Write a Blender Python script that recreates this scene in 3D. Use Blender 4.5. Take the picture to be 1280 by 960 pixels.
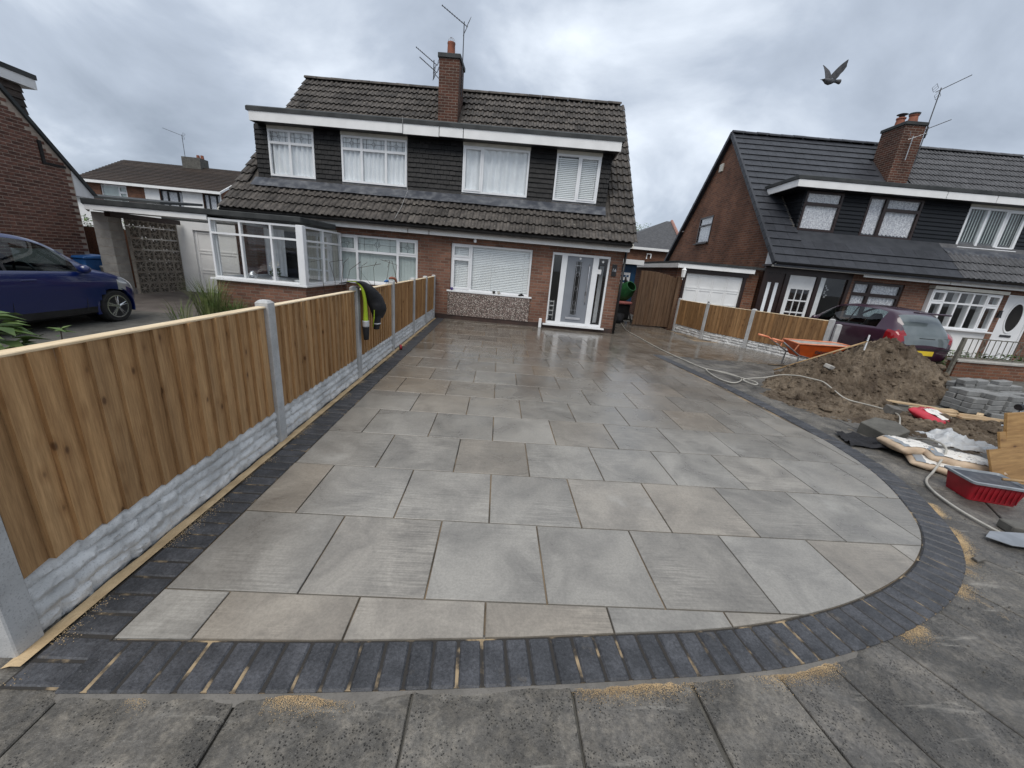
import bpy, bmesh, math, random
from math import sin, cos, pi, radians as rad, sqrt, atan2, floor
from mathutils import Vector, Matrix, noise, Euler
random.seed(7)
for o in list(bpy.data.objects): bpy.data.objects.remove(o)
SC = bpy.context.scene
COL = SC.collection
# ------------------------------------------------------------------ camera
CAMH = 1.6
YAW, PITCH, ROLL = rad(3.2365), rad(17.2498), rad(5.1307)
_F = Vector((sin(YAW)*cos(PITCH), cos(YAW)*cos(PITCH), -sin(PITCH)))
_R0 = Vector((cos(YAW), -sin(YAW), 0)); _U0 = _R0.cross(_F)
_R = cos(ROLL)*_R0 + sin(ROLL)*_U0; _U = -sin(ROLL)*_R0 + cos(ROLL)*_U0
cd = bpy.data.cameras.new('camera'); cd.sensor_width = 36; cd.lens = 475/1280*36
cd.clip_start = 0.05; cd.clip_end = 2000
cam = bpy.data.objects.new('camera', cd); COL.objects.link(cam)
cam.matrix_world = Matrix(((_R.x, _U.x, -_F.x, 0), (_R.y, _U.y, -_F.y, 0), (_R.z, _U.z, -_F.z, CAMH), (0, 0, 0, 1)))
SC.camera = cam
# ------------------------------------------------------------------ sky and sun (overcast)
SUN_EL, SUN_AZ = rad(58), rad(200)          # azimuth clockwise from +Y
wd = bpy.data.worlds.new('World'); SC.world = wd; wd.use_nodes = True
nt = wd.node_tree; N = nt.nodes; L = nt.links; N.clear()
out = N.new('ShaderNodeOutputWorld'); bg = N.new('ShaderNodeBackground'); L.new(bg.outputs[0], out.inputs[0])
sky = N.new('ShaderNodeTexSky'); sky.sky_type = 'NISHITA'; sky.sun_disc = False
sky.sun_elevation = SUN_EL; sky.sun_rotation = SUN_AZ
tc = N.new('ShaderNodeTexCoord'); sep = N.new('ShaderNodeSeparateXYZ'); L.new(tc.outputs['Generated'], sep.inputs[0])
def wm(op, a, b=None, cl=False):
    n = N.new('ShaderNodeMath'); n.operation = op; n.use_clamp = cl
    for i, s in enumerate((a, b)):
        if s is None: continue
        if isinstance(s, (int, float)): n.inputs[i].default_value = s
        else: L.new(s, n.inputs[i])
    return n.outputs[0]
den = wm('ADD', wm('MAXIMUM', sep.outputs['Z'], 0.0), 0.42)
cv = N.new('ShaderNodeCombineXYZ')
L.new(wm('DIVIDE', sep.outputs['X'], den), cv.inputs[0]); L.new(wm('DIVIDE', sep.outputs['Y'], den), cv.inputs[1]); cv.inputs[2].default_value = 5.2
n1 = N.new('ShaderNodeTexNoise'); n1.inputs['Scale'].default_value = 1.7; n1.inputs['Detail'].default_value = 7; n1.inputs['Roughness'].default_value = .52; n1.inputs['Distortion'].default_value = .35
L.new(cv.outputs[0], n1.inputs['Vector'])
rp = N.new('ShaderNodeValToRGB'); e = rp.color_ramp.elements
e[0].position = .30; e[0].color = (.215, .25, .305, 1); e[1].position = .66; e[1].color = (.62, .67, .735, 1)
m_ = rp.color_ramp.elements.new(.47); m_.color = (.335, .38, .45, 1)
L.new(n1.outputs['Fac'], rp.inputs[0])
sc_ = N.new('ShaderNodeVectorMath'); sc_.operation = 'SCALE'; sc_.inputs['Scale'].default_value = .08; L.new(sky.outputs[0], sc_.inputs[0])
mx = N.new('ShaderNodeMix'); mx.data_type = 'RGBA'; mx.inputs['Factor'].default_value = .94
L.new(sc_.outputs[0], mx.inputs['A']); L.new(rp.outputs[0], mx.inputs['B']); L.new(mx.outputs['Result'], bg.inputs['Color'])
bg.inputs['Strength'].default_value = 1.0
sl = bpy.data.lights.new('sun', 'SUN'); sl.energy = 1.5; sl.angle = rad(40); sl.color = (1, .955, .89)
sun = bpy.data.objects.new('sun', sl); COL.objects.link(sun)
_sd = Vector((sin(SUN_AZ)*cos(SUN_EL), cos(SUN_AZ)*cos(SUN_EL), sin(SUN_EL)))
sun.rotation_euler = (-_sd).to_track_quat('-Z', 'Y').to_euler(); sun.location = _sd*30
vs = SC.view_settings; vs.view_transform = 'Standard'; vs.look = 'None'; vs.exposure = 0.68; vs.gamma = 1.0; vs.use_curve_mapping = False
SC.render.engine = 'CYCLES'
# ------------------------------------------------------------------ materials
class NT:
    def __init__(s, name):
        s.m = bpy.data.materials.new(name); s.m.use_nodes = True; s.t = s.m.node_tree; s.n = s.t.nodes; s.l = s.t.links
        s.b = s.n['Principled BSDF']; s._tc = None; s._oi = None
    def new(s, t): return s.n.new('ShaderNode'+t)
    def tc(s, k='Object'):
        if not s._tc: s._tc = s.new('TexCoord')
        return s._tc.outputs[k]
    def rnd(s):
        if not s._oi:
            oi = s.new('ObjectInfo'); g = s.new('NewGeometry')
            s._oi = s.math('FRACT', s.math('ADD', oi.outputs['Random'], s.math('MULTIPLY', g.outputs['Random Per Island'], 7.31)))
        return s._oi
    def put(s, i, v):
        if isinstance(v, (int, float)): i.default_value = v
        elif isinstance(v, tuple): i.default_value = (*v, 1) if len(v) == 3 and i.type == 'RGBA' else v
        else: s.l.new(v, i)
    def math(s, op, a, b=None, c=None, cl=False):
        n = s.new('Math'); n.operation = op; n.use_clamp = cl
        for i, v in enumerate((a, b, c)):
            if v is not None: s.put(n.inputs[i], v)
        return n.outputs[0]
    def mix(s, f, a, b, bt='MIX'):
        n = s.new('Mix'); n.data_type = 'RGBA'; n.blend_type = bt
        s.put(n.inputs['Factor'], f); s.put(n.inputs['A'], a); s.put(n.inputs['B'], b); return n.outputs['Result']
    def map(s, v, sc=(1, 1, 1), loc=(0, 0, 0), rot=(0, 0, 0)):
        n = s.new('Mapping'); n.inputs['Scale'].default_value = sc; n.inputs['Rotation'].default_value = rot
        s.put(n.inputs['Location'], loc); s.l.new(v, n.inputs['Vector']); return n.outputs[0]
    def rvec(s, v):    # coordinates shifted per object so that pieces differ
        n = s.new('VectorMath'); n.operation = 'ADD'; s.l.new(v, n.inputs[0])
        c = s.new('CombineXYZ'); r = s.math('MULTIPLY', s.rnd(), 37.0)
        for i in range(3): s.l.new(r, c.inputs[i])
        s.l.new(c.outputs[0], n.inputs[1]); return n.outputs[0]
    def noise(s, v, sc, det=4, ro=.55, dist=0):
        n = s.new('TexNoise'); n.inputs['Scale'].default_value = sc; n.inputs['Detail'].default_value = det
        n.inputs['Roughness'].default_value = ro; n.inputs['Distortion'].default_value = dist; s.l.new(v, n.inputs['Vector']); return n.outputs['Fac']
    def voro(s, v, sc, feat='F1', o='Distance', rnd=1):
        n = s.new('TexVoronoi'); n.feature = feat; n.inputs['Scale'].default_value = sc; n.inputs['Randomness'].default_value = rnd
        s.l.new(v, n.inputs['Vector']); return n.outputs[o]
    def ramp(s, f, a, b):
        return s.math('SMOOTH_MIN', 1, 1) if 0 else s._mr(f, a, b)
    def _mr(s, f, a, b):
        n = s.new('MapRange'); n.interpolation_type = 'SMOOTHSTEP'; n.inputs['From Min'].default_value = a; n.inputs['From Max'].default_value = b
        s.l.new(f, n.inputs['Value']); return n.outputs[0]
    def bump(s, h, st=.5, d=.01, nrm=None):
        n = s.new('Bump'); n.inputs['Strength'].default_value = st; n.inputs['Distance'].default_value = d; s.l.new(h, n.inputs['Height'])
        if nrm is not None: s.l.new(nrm, n.inputs['Normal'])
        return n.outputs[0]
    def fin(s, col=None, rough=.6, nrm=None, metal=0, spec=.5, coat=0):
        if col is not None: s.put(s.b.inputs['Base Color'], col)
        s.put(s.b.inputs['Roughness'], rough); s.b.inputs['Metallic'].default_value = metal
        s.put(s.b.inputs['Specular IOR Level'], spec); s.b.inputs['Coat Weight'].default_value = coat; s.b.inputs['Coat Roughness'].default_value = .05
        if nrm is not None: s.l.new(nrm, s.b.inputs['Normal'])
        return s.m
def pm(name, c1, c2=None, sc=6, rough=.6, bump=.0, bsc=40, rv=.0, metal=0, spec=.4, coat=0, det=5, lo=.35, hi=.65):
    t = NT(name); v = t.tc(); c2 = c2 or tuple(x*.8 for x in c1)
    col = t.mix(t.ramp(t.noise(v, sc, det), lo, hi), c1, c2)
    if rv: col = t.mix(1.0, col, t.mix(t.rnd(), (1-rv,)*3, (1+rv,)*3), 'MULTIPLY')
    nr = t.bump(t.noise(v, bsc, 5), bump, .008) if bump else None
    return t.fin(col, rough, nr, metal, spec, coat)
def brick_mat(name, c1, c2, mortar, bw=.225, rh=.075):
    t = NT(name); sp = t.new('SeparateXYZ'); t.l.new(t.tc(), sp.inputs[0]); sn = t.new('SeparateXYZ'); t.l.new(t.tc('Normal'), sn.inputs[0])
    f = t.math('GREATER_THAN', t.math('ABSOLUTE', sn.outputs[0]), .5)
    a = t.math('ADD', t.math('MULTIPLY', sp.outputs[0], t.math('SUBTRACT', 1, f)), t.math('MULTIPLY', sp.outputs[1], f))
    c = t.new('CombineXYZ'); t.l.new(a, c.inputs[0]); t.l.new(sp.outputs[2], c.inputs[1])
    b = t.new('TexBrick'); b.inputs['Scale'].default_value = 1; b.inputs['Brick Width'].default_value = bw; b.inputs['Row Height'].default_value = rh
    b.inputs['Mortar Size'].default_value = .008; b.inputs['Mortar Smooth'].default_value = .3; b.inputs['Bias'].default_value = 0
    t.l.new(c.outputs[0], b.inputs['Vector'])
    t.put(b.inputs['Color1'], c1); t.put(b.inputs['Color2'], c2); t.put(b.inputs['Mortar'], mortar)
    big = t.ramp(t.noise(t.tc(), .9, 4), .3, .7); sm = t.noise(t.tc(), 28, 4)
    col = t.mix(1.0, b.outputs['Color'], t.mix(big, (.72, .70, .68), (1.18, 1.16, 1.12)), 'MULTIPLY')
    col = t.mix(1.0, col, t.mix(sm, (.7, .7, .7), (1.3, 1.3, 1.3)), 'MULTIPLY')
    h = t.math('ADD', t.math('MULTIPLY', b.outputs['Fac'], -1.0), t.math('MULTIPLY', sm, .4))
    return t.fin(col, .85, t.bump(h, .8, .006), spec=.25)
def wood_mat(name, c1, c2, axis='z', gs=1.0, rv=.28, rough=.7, knots=True, wet=0):
    t = NT(name); v = t.rvec(t.tc())
    s = {'z': (22, 22, 1.6), 'x': (1.6, 22, 22), 'y': (22, 1.6, 22)}[axis]
    g = t.noise(t.map(v, tuple(q*gs for q in s)), 1, 6, .6, .25)
    bigr = t.noise(t.map(v, tuple(q*.35*gs for q in s)), .7, 3)
    fg = t.noise(t.map(v, tuple(q*4.5*gs for q in s)), 1, 4, .7); col = t.mix(t.ramp(g, .3, .72), c1, c2); col = t.mix(1.0, col, t.mix(t.ramp(fg, .3, .7), (.82, .80, .78), (1.17, 1.17, 1.17)), 'MULTIPLY')
    col = t.mix(t.ramp(bigr, .35, .7), col, t.mix(1.0, col, (.83, .77, .70), 'MULTIPLY'))
    col = t.mix(1.0, col, t.mix(t.rnd(), (1-rv, 1-rv*1.05, 1-rv*1.1), (1+rv, 1+rv, 1+rv*.9)), 'MULTIPLY')
    if knots:
        ks = {'z': (9, 9, 5.2), 'x': (3.4, 9, 9), 'y': (9, 3.4, 9)}[axis]
        k = t.math('SUBTRACT', 1, t.ramp(t.voro(t.map(v, ks), 1.0), .05, .15))
        hl = t.math('SUBTRACT', 1, t.ramp(t.voro(t.map(v, ks), 1.0), .12, .34)); col = t.mix(t.math('MULTIPLY', hl, .4), col, t.mix(1.0, col, (.6, .5, .42), 'MULTIPLY'))
        col = t.mix(t.math('MULTIPLY', k, .8), col, (.075, .034, .016))
    return t.fin(col, rough, t.bump(g, .35, .004), spec=.3)
def glass_mat(name, tint=(.9, .95, .95), refl=.12, rough=.01):
    t = NT(name); o = t.n['Material Output']; tr = t.new('BsdfTransparent'); gl = t.new('BsdfGlossy'); fr = t.new('LayerWeight'); mxs = t.new('MixShader')
    t.put(tr.inputs['Color'], tint); gl.inputs['Roughness'].default_value = rough; fr.inputs['Blend'].default_value = .5
    t.l.new(t.math('ADD', t.math('MULTIPLY', t.math('POWER', fr.outputs['Facing'], 4.0), .75), refl, cl=True), mxs.inputs[0]); t.l.new(tr.outputs[0], mxs.inputs[1]); t.l.new(gl.outputs[0], mxs.inputs[2])
    t.l.new(mxs.outputs[0], o.inputs['Surface']); return t.m
M = {}
# paving slab: sawn sandstone, each slab its own tint; wetter (darker, glossier) towards the house where rain still stands
def slab_mat():
    t = NT('slab'); v = t.rvec(t.tc()); r = t.rnd(); g = t.new('NewGeometry'); pos = g.outputs['Position']
    r2 = t.math('FRACT', t.math('MULTIPLY', r, 9.7)); r3 = t.math('FRACT', t.math('MULTIPLY', r, 23.3))
    base = t.mix(r2, (.203, .191, .172), (.262, .249, .227))
    brown = t.mix(t.noise(v, 2.2, 3), (.22, .183, .142), (.275, .245, .205))
    base = t.mix(t.math('MULTIPLY', t.ramp(r3, .5, .9), .7), base, brown)
    cl = t.noise(v, 2.6, 6, .62, .6)
    base = t.mix(1.0, base, t.mix(t.ramp(cl, .28, .72), (.72, .72, .72), (1.22, 1.22, 1.21)), 'MULTIPLY')
    sw = t.noise(t.map(v, (5, 95, 1), rot=(0, 0, .5)), 1, 3, .6, .3)
    mask = t.ramp(t.noise(v, 1.7, 3), .42, .68)
    base = t.mix(t.math('MULTIPLY', mask, .6), base, t.mix(1.0, base, t.mix(t.ramp(sw, .3, .7), (.70, .70, .70), (1.34, 1.34, 1.34)), 'MULTIPLY'))
    fine = t.noise(v, 70, 6, .8)
    base = t.mix(1.0, base, t.mix(t.ramp(fine, .3, .7), (.85, .85, .85), (1.15, 1.15, 1.15)), 'MULTIPLY')
    spk = t.ramp(t.noise(v, 24, 5, .75), .62, .74); base = t.mix(t.math('MULTIPLY', spk, .2), base, (.12, .11, .095))
    st = t.ramp(t.noise(pos, 1.3, 5, .6), .6, .72)      # pale laitance smears
    base = t.mix(t.math('MULTIPLY', st, .28), base, (.46, .45, .42))
    sp = t.new('SeparateXYZ'); t.l.new(pos, sp.inputs[0])
    wet = t.math('ADD', t.math('MULTIPLY', t.math('SUBTRACT', sp.outputs[1], 2.3), .17), t.math('MULTIPLY', t.math('SUBTRACT', t.noise(pos, .55, 4), .5), 1.7))
    wet = t.math('ADD', wet, t.math('MULTIPLY', t.math('SUBTRACT', cl, .5), .9)); wet = t.ramp(wet, .05, .95)
    base = t.mix(wet, base, t.mix(1.0, base, (.58, .54, .50), 'MULTIPLY'))
    rg = t.math('ADD', t.math('MULTIPLY', wet, -.17), t.math('ADD', .335, t.math('MULTIPLY', t.math('SUBTRACT', cl, .5), .45)))
    nb = t.bump(t.math('ADD', t.math('MULTIPLY', sw, t.math('MULTIPLY', mask, .5)), t.math('MULTIPLY', fine, .4)), .25, .005)
    return t.fin(base, rg, nb, spec=.5)
M['slab'] = slab_mat()
def edge_mat():
    t = NT('edging_block'); v = t.rvec(t.tc()); f = t.noise(v, 120, 3); c = t.noise(v, 9, 5)
    col = t.mix(t.ramp(c, .3, .72), (.030, .031, .034), (.060, .0615, .067)); col = t.mix(1.0, col, t.mix(t.rnd(), (.84, .85, .87), (1.2, 1.2, 1.22)), 'MULTIPLY')
    col = t.mix(1.0, col, t.mix(t.ramp(t.noise(v, 75, 5, .8), .3, .7), (.6, .6, .6), (1.5, 1.5, 1.5)), 'MULTIPLY')
    col = t.mix(t.math('MULTIPLY', t.ramp(f, .62, .75), .5), col, (.13, .13, .135))
    g = t.new('NewGeometry'); d = t.ramp(t.noise(g.outputs['Position'], 5, 6, .65), .60, .70)
    col = t.mix(t.math('MULTIPLY', d, .25), col, (.2, .16, .11))
    return t.fin(col, t.math('ADD', .42, t.math('MULTIPLY', c, .25)), t.bump(f, .5, .004), spec=.45)
M['edge'] = edge_mat()
def flag_mat():
    t = NT('old_flag'); v = t.rvec(t.tc()); g = t.new('NewGeometry'); pos = g.outputs['Position']
    a = t.noise(pos, 2.3, 8, .72, .4); b = t.noise(v, 16, 6, .7); pits = t.voro(v, 95); f = t.noise(v, 130, 4, .8); gr = t.noise(v, 55, 6, .85)
    col = t.mix(t.ramp(a, .34, .68), (.046, .044, .041), (.126, .120, .112)); col = t.mix(t.ramp(b, .38, .7), col, t.mix(1.0, col, (1.5, 1.45, 1.36), 'MULTIPLY'))
    col = t.mix(1.0, col, t.mix(t.rnd(), (.82, .82, .83), (1.22, 1.2, 1.15)), 'MULTIPLY')
    col = t.mix(1.0, col, t.mix(t.ramp(gr, .3, .7), (.60, .60, .60), (1.42, 1.40, 1.37)), 'MULTIPLY')
    pk = t.math('MULTIPLY', t.math('SUBTRACT', 1, t.ramp(pits, .12, .34)), t.ramp(t.noise(v, 7, 4), .42, .6))
    col = t.mix(t.math('MULTIPLY', pk, .85), col, (.03, .028, .026))
    col = t.mix(t.math('MULTIPLY', t.ramp(f, .6, .7), .35), col, (.42, .41, .39))
    streak = t.ramp(t.noise(t.map(pos, (2.2, 14, 1), rot=(0, 0, -.55)), 1, 5, .65, .5), .58, .74)
    col = t.mix(t.math('MULTIPLY', streak, .40), col, (.40, .375, .33))
    sand = t.ramp(t.noise(pos, 4.1, 7, .72, .7), .66, .73)
    col = t.mix(t.math('MULTIPLY', sand, .55), col, (.45, .33, .19))
    moss = t.ramp(t.noise(pos, 2.9, 6, .7), .70, .78); col = t.mix(t.math('MULTIPLY', moss, .5), col, (.07, .075, .02))
    h = t.math('ADD', t.math('MULTIPLY', pk, -1.3), t.math('ADD', t.math('MULTIPLY', f, .4), b))
    return t.fin(col, t.math('ADD', .36, t.math('MULTIPLY', a, .4)), t.bump(h, .75, .007), spec=.45)
M['flag'] = flag_mat()
def tile_mat(name, c1, c2, lichen=.5, rough=.7, rv=.3):
    t = NT(name); v = t.rvec(t.tc()); a = t.noise(v, 5, 5, .65); f = t.noise(v, 60, 4, .7); g = t.new('NewGeometry')
    col = t.mix(t.ramp(a, .3, .72), c1, c2); col = t.mix(1.0, col, t.mix(t.rnd(), (1-rv,)*3, (1+rv,)*3), 'MULTIPLY')
    col = t.mix(1.0, col, t.mix(f, (.6,)*3, (1.4,)*3), 'MULTIPLY')
    if lichen:
        li = t.ramp(t.noise(g.outputs['Position'], 7, 7, .75), .60, .68); col = t.mix(t.math('MULTIPLY', li, lichen*.5), col, (.30, .28, .24))
        ms = t.ramp(t.noise(g.outputs['Position'], 3.1, 7, .75), .62, .7); col = t.mix(t.math('MULTIPLY', ms, lichen), col, (.025, .022, .016))
    return t.fin(col, rough, t.bump(f, .5, .006), spec=.3)
M['tile'] = tile_mat('weathered_tile', (.036, .032, .029), (.102, .090, .079), 1.0)
M['tile_flat'] = tile_mat('slate_grey_tile', (.028, .030, .036), (.042, .045, .053), 0, .5, .12)
M['tile_pan'] = tile_mat('grey_pantile', (.062, .063, .067), (.10, .10, .105), .2, .6, .15)
M['tile_brown'] = tile_mat('brown_tile', (.024, .018, .014), (.052, .037, .029), .5)
M['clad'] = tile_mat('black_cladding', (.006, .006, .0062), (.013, .0118, .0115), .16, .5, .45)
M['clad2'] = tile_mat('navy_cladding', (.005, .006, .008), (.009, .0105, .0135), 0, .42, .15)
M['brick'] = brick_mat('red_brick', (.238, .122, .086), (.142, .074, .055), (.21, .172, .142))
M['brick2'] = brick_mat('brown_brick', (.20, .088, .052), (.12, .055, .036), (.18, .14, .11))
M['brickc'] = brick_mat('chimney_brick', (.115, .048, .032), (.065, .031, .023), (.20, .17, .145))
M['brickobj'] = pm('loose_brick', (.165, .075, .052), (.10, .048, .036), 14, .85, .6, 60, .34)
M['mortar'] = pm('mortar', (.46, .38, .31), (.34, .28, .23), 9, .9, .5, 60)
M['upvc'] = pm('white_upvc', (.80, .81, .82), (.74, .75, .76), 2, .28, 0, rv=.0, spec=.5)
M['white'] = pm('white_paint', (.80, .80, .79), (.74, .74, .73), 3, .5, .05)
M['cream'] = pm('cream_trim', (.62, .60, .53), (.52, .50, .44), 4, .5)
M['brownfr'] = pm('dark_brown_frame', (.028, .014, .011), (.02, .01, .009), 4, .35)
M['blackpl'] = pm('black_plastic', (.012, .012, .013), (.02, .02, .021), 8, .4)
M['felt'] = pm('flat_roof_felt', (.028, .031, .032), (.05, .053, .053), 3, .75, .2)
M['lead'] = pm('lead_flashing', (.045, .050, .062), (.13, .135, .145), 5, .5, .3, 20, lo=.4, hi=.75)
M['felt2'] = pm('slate_sheet', (.022, .025, .031), (.036, .039, .046), 3, .55, .2)
M['dark'] = pm('dark_interior', (.02, .019, .018), (.012, .012, .012), 2, .9)
M['room'] = pm('room_wall', (.20, .19, .17), (.15, .14, .13), 1, .9)
M['glass'] = glass_mat('window_glass', (.985, .992, .992), .035)
M['cglass'] = glass_mat('car_glass', (.60, .68, .68), .06)
M['curtain'] = pm('curtain', (.84, .86, .88), (.76, .78, .80), 3, .8)
M['lace'] = pm('lace_curtain', (.80, .80, .82), (.42, .42, .46), 26, .85)
M['blind'] = pm('blind', (.60, .67, .65), (.52, .59, .57), 2, .6)
M['ven'] = pm('venetian', (.85, .87, .87), (.8, .82, .82), 2, .5)
M['leadline'] = pm('lead_came', (.05, .05, .055), None, 3, .5)
M['pebble'] = None
def pebble():
    t = NT('pebbledash'); v = t.tc(); c = t.voro(v, 42, 'F1', 'Color'); d = t.voro(v, 42); s = t.new('SeparateColor'); t.l.new(c, s.inputs[0])
    col = t.mix(s.outputs[0], (.15, .105, .095), (.46, .36, .32)); col = t.mix(t.ramp(s.outputs[1], .75, .9), col, (.62, .58, .52)); col = t.mix(t.ramp(d, .32, .55), col, (.10, .08, .07))
    return t.fin(col, .8, t.bump(d, -.9, .012), spec=.3)
M['pebble'] = pebble()
M['gdoor'] = pm('grey_door', (.215, .23, .255), (.195, .21, .235), 2, .35)
M['plinth'] = pm('dark_plinth', (.06, .035, .028), (.04, .026, .022), 5, .7)
M['fence'] = wood_mat('treated_fence_board', (.46, .288, .142), (.32, .19, .09), 'z', rv=.18)
M['fence2'] = wood_mat('fence_board_ochre', (.30, .175, .08), (.17, .095, .042), 'z', rv=.25)
M['gatew'] = wood_mat('gate_board', (.16, .10, .06), (.095, .056, .032), 'z', rv=.2, knots=False)
M['cap'] = wood_mat('pale_cap_rail', (.78, .66, .48), (.66, .54, .37), 'y', rv=.08, knots=False)
M['ply'] = wood_mat('plywood', (.36, .22, .09), (.25, .145, .058), 'x', .5, .12)
M['plank'] = wood_mat('offcut_timber', (.52, .40, .26), (.36, .26, .16), 'x', rv=.25, knots=False)
M['handle'] = wood_mat('tool_handle', (.42, .30, .17), (.28, .19, .1), 'x', rv=.1, knots=False)
def conc(name, a, b, sp=.5):
    t = NT(name); v = t.rvec(t.tc()); n = t.noise(v, 6, 6, .65); f = t.voro(v, 85); f2 = t.noise(v, 140, 2); d = t.noise(v, 2.2, 4)
    col = t.mix(t.ramp(n, .3, .7), a, b); col = t.mix(t.math('MULTIPLY', t.ramp(f2, .56, .7), sp), col, tuple(x*.42 for x in a))
    col = t.mix(t.math('MULTIPLY', t.ramp(d, .52, .75), .35), col, tuple(x*.6 for x in b))
    return t.fin(col, .8, t.bump(t.math('ADD', n, t.math('MULTIPLY', f2, .6)), .5, .006), spec=.3)
M['post'] = conc('concrete_post', (.47, .47, .465), (.36, .36, .355))
M['gravb'] = conc('rock_face_concrete', (.70, .70, .69), (.46, .46, .45), .5)
M['block'] = conc('concrete_block', (.44, .42, .385), (.32, .305, .28), .4)
M['breeze'] = conc('screen_block', (.33, .295, .25), (.22, .195, .165), .4)
M['paver'] = conc('grey_paver', (.25, .25, .245), (.165, .165, .16), .4)
M['stone'] = conc('broken_flag', (.13, .125, .11), (.08, .076, .068), .4)
M['haunch'] = conc('cement_haunch', (.17, .158, .142), (.105, .098, .088), .5)
M['ejoint'] = pm('edging_joint', (.034, .031, .028), (.34, .255, .155), 6, .95, .3, 90, lo=.53, hi=.66)
M['sand'] = pm('kiln_sand', (.56, .42, .25), (.40, .29, .165), 7, .95, .8, 60)
M['grout'] = pm('joint_sand', (.27, .20, .13), (.055, .05, .043), 2.2, .95, .4, 80)
def soil():
    t = NT('soil'); v = t.tc(); a = t.noise(v, 1.6, 6, .6, .4); b = t.noise(v, 13, 6, .7); f = t.noise(v, 70, 4, .7)
    col = t.mix(t.ramp(a, .32, .68), (.125, .092, .064), (.30, .238, .172)); col = t.mix(t.ramp(b, .35, .7), col, t.mix(1.0, col, (.52, .5, .48), 'MULTIPLY'))
    col = t.mix(t.math('MULTIPLY', t.ramp(f, .6, .72), .4), col, (.28, .235, .18))
    return t.fin(col, .88, t.bump(t.math('ADD', b, t.math('MULTIPLY', f, .6)), 1.0, .06), spec=.25)
M['soil'] = soil()
M['tarmac'] = pm('tarmac', (.075, .072, .068), (.12, .115, .108), 2, .8, .5, 120)
M['drive'] = pm('brown_drive', (.092, .078, .07), (.14, .122, .11), 2.2, .75, .4, 60)
M['concyard'] = conc('concrete_yard', (.17, .165, .155), (.12, .116, .108), .4)
M['lawn'] = pm('lawn', (.055, .085, .022), (.04, .06, .018), 8, .9, .5, 60)
M['metal'] = pm('galvanised', (.42, .43, .44), (.32, .33, .34), 8, .38, metal=.8)
M['dmetal'] = pm('dark_metal', (.06, .062, .065), (.10, .10, .105), 8, .45, metal=.6)
M['railm'] = pm('railing_paint', (.17, .16, .13), (.10, .09, .075), 12, .6)
M['terra'] = pm('terracotta', (.30, .105, .06), (.20, .075, .048), 7, .75, .2)
M['ridgepink'] = pm('pink_ridge', (.36, .2, .165), (.28, .15, .12), 5, .8)
M['orange'] = pm('orange_tray', (.62, .105, .018), (.48, .085, .018), 5, .4)
M['orangel'] = pm('orange_rim', (.72, .28, .15), (.62, .2, .1), 6, .45)
M['redtub'] = pm('red_plastic', (.33, .013, .022), (.24, .012, .018), 7, .42, .15, 30)
M['greyrim'] = pm('grey_plastic_rim', (.26, .28, .30), (.20, .215, .23), 7, .45)
M['redbag'] = pm('red_bag', (.50, .03, .05), (.38, .022, .035), 8, .4, .3, 14)
M['paperbag'] = pm('paper_bag', (.52, .40, .285), (.40, .30, .21), 9, .7, .6, 16)
M['print'] = None
def prt(name, bgc, ink, s=22):
    t = NT(name); v = t.tc(); a = t.noise(t.map(v, (s*3.2, s, s)), 1, 3, .7); b = t.math('SINE', t.math('MULTIPLY', t.math('ADD', 0, 0), 1))
    sp = t.new('SeparateXYZ'); t.l.new(v, sp.inputs[0]); row = t.math('SINE', t.math('MULTIPLY', sp.outputs[1], s*7.5))
    k = t.math('MULTIPLY', t.math('MULTIPLY', t.ramp(a, .46, .52), t.ramp(row, .1, .4)), t.ramp(t.noise(v, 5.5, 2), .44, .5))
    return t.fin(t.mix(t.math('MULTIPLY', k, .8), bgc, ink), .5, t.bump(t.noise(v, 12, 4), .4, .01))
M['print'] = prt('bag_print', (.70, .67, .62), (.16, .16, .16), 16)
M['sheet'] = None
def sheetm():
    t = NT('clear_polythene'); t.b.inputs['Alpha'].default_value = .55
    return t.fin(t.mix(t.noise(t.tc(), 6, 4), (.62, .65, .68), (.85, .87, .88)), .22, t.bump(t.noise(t.tc(), 16, 5), .8, .02), spec=.6)
M['sheet'] = sheetm()
M['hose'] = pm('cream_hose', (.42, .40, .355), (.31, .295, .26), 5, .5)
M['blackcloth'] = pm('black_cloth', (.010, .010, .012), (.020, .020, .023), 6, .85, .4, 30)
M['hivis'] = pm('hi_vis_yellow', (.36, .48, .025), (.28, .38, .02), 6, .75, .2, 30)
M['reflect'] = pm('reflective_tape', (.46, .47, .49), (.38, .39, .41), 6, .35)
M['bluecar'] = pm('blue_car_paint', (.001, .011, .088), (.001, .009, .075), 1, .3, coat=1, metal=.0)
M['purplecar'] = pm('plum_car_paint', (.035, .009, .024), (.03, .008, .02), 1, .3, coat=1, metal=.0)
M['tyre'] = pm('tyre', (.014, .014, .014), (.022, .021, .02), 12, .8)
M['alloy'] = pm('alloy', (.55, .56, .57), (.46, .47, .48), 5, .25, metal=.85)
M['redlamp'] = pm('red_lamp', (.28, .008, .012), (.20, .006, .010), 5, .12, coat=.6)
M['clearlamp'] = pm('clear_lamp', (.55, .57, .6), (.4, .42, .45), 5, .1, metal=.5, coat=.8)
M['plate'] = pm('yellow_plate', (.70, .50, .03), None, 3, .4)
M['green'] = pm('green_drum', (.03, .16, .05), (.02, .10, .035), 5, .5)
M['pinkred'] = pm('faded_red_cover', (.42, .15, .13), (.32, .1, .09), 4, .5)
M['bluep'] = pm('blue_panel', (.012, .065, .15), (.01, .05, .115), 4, .5)
M['bluebin'] = pm('blue_lid', (.03, .13, .36), (.022, .10, .28), 4, .4)
M['leaf'] = pm('leaf_green', (.055, .105, .022), (.11, .16, .045), 9, .6, rv=.35)
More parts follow.
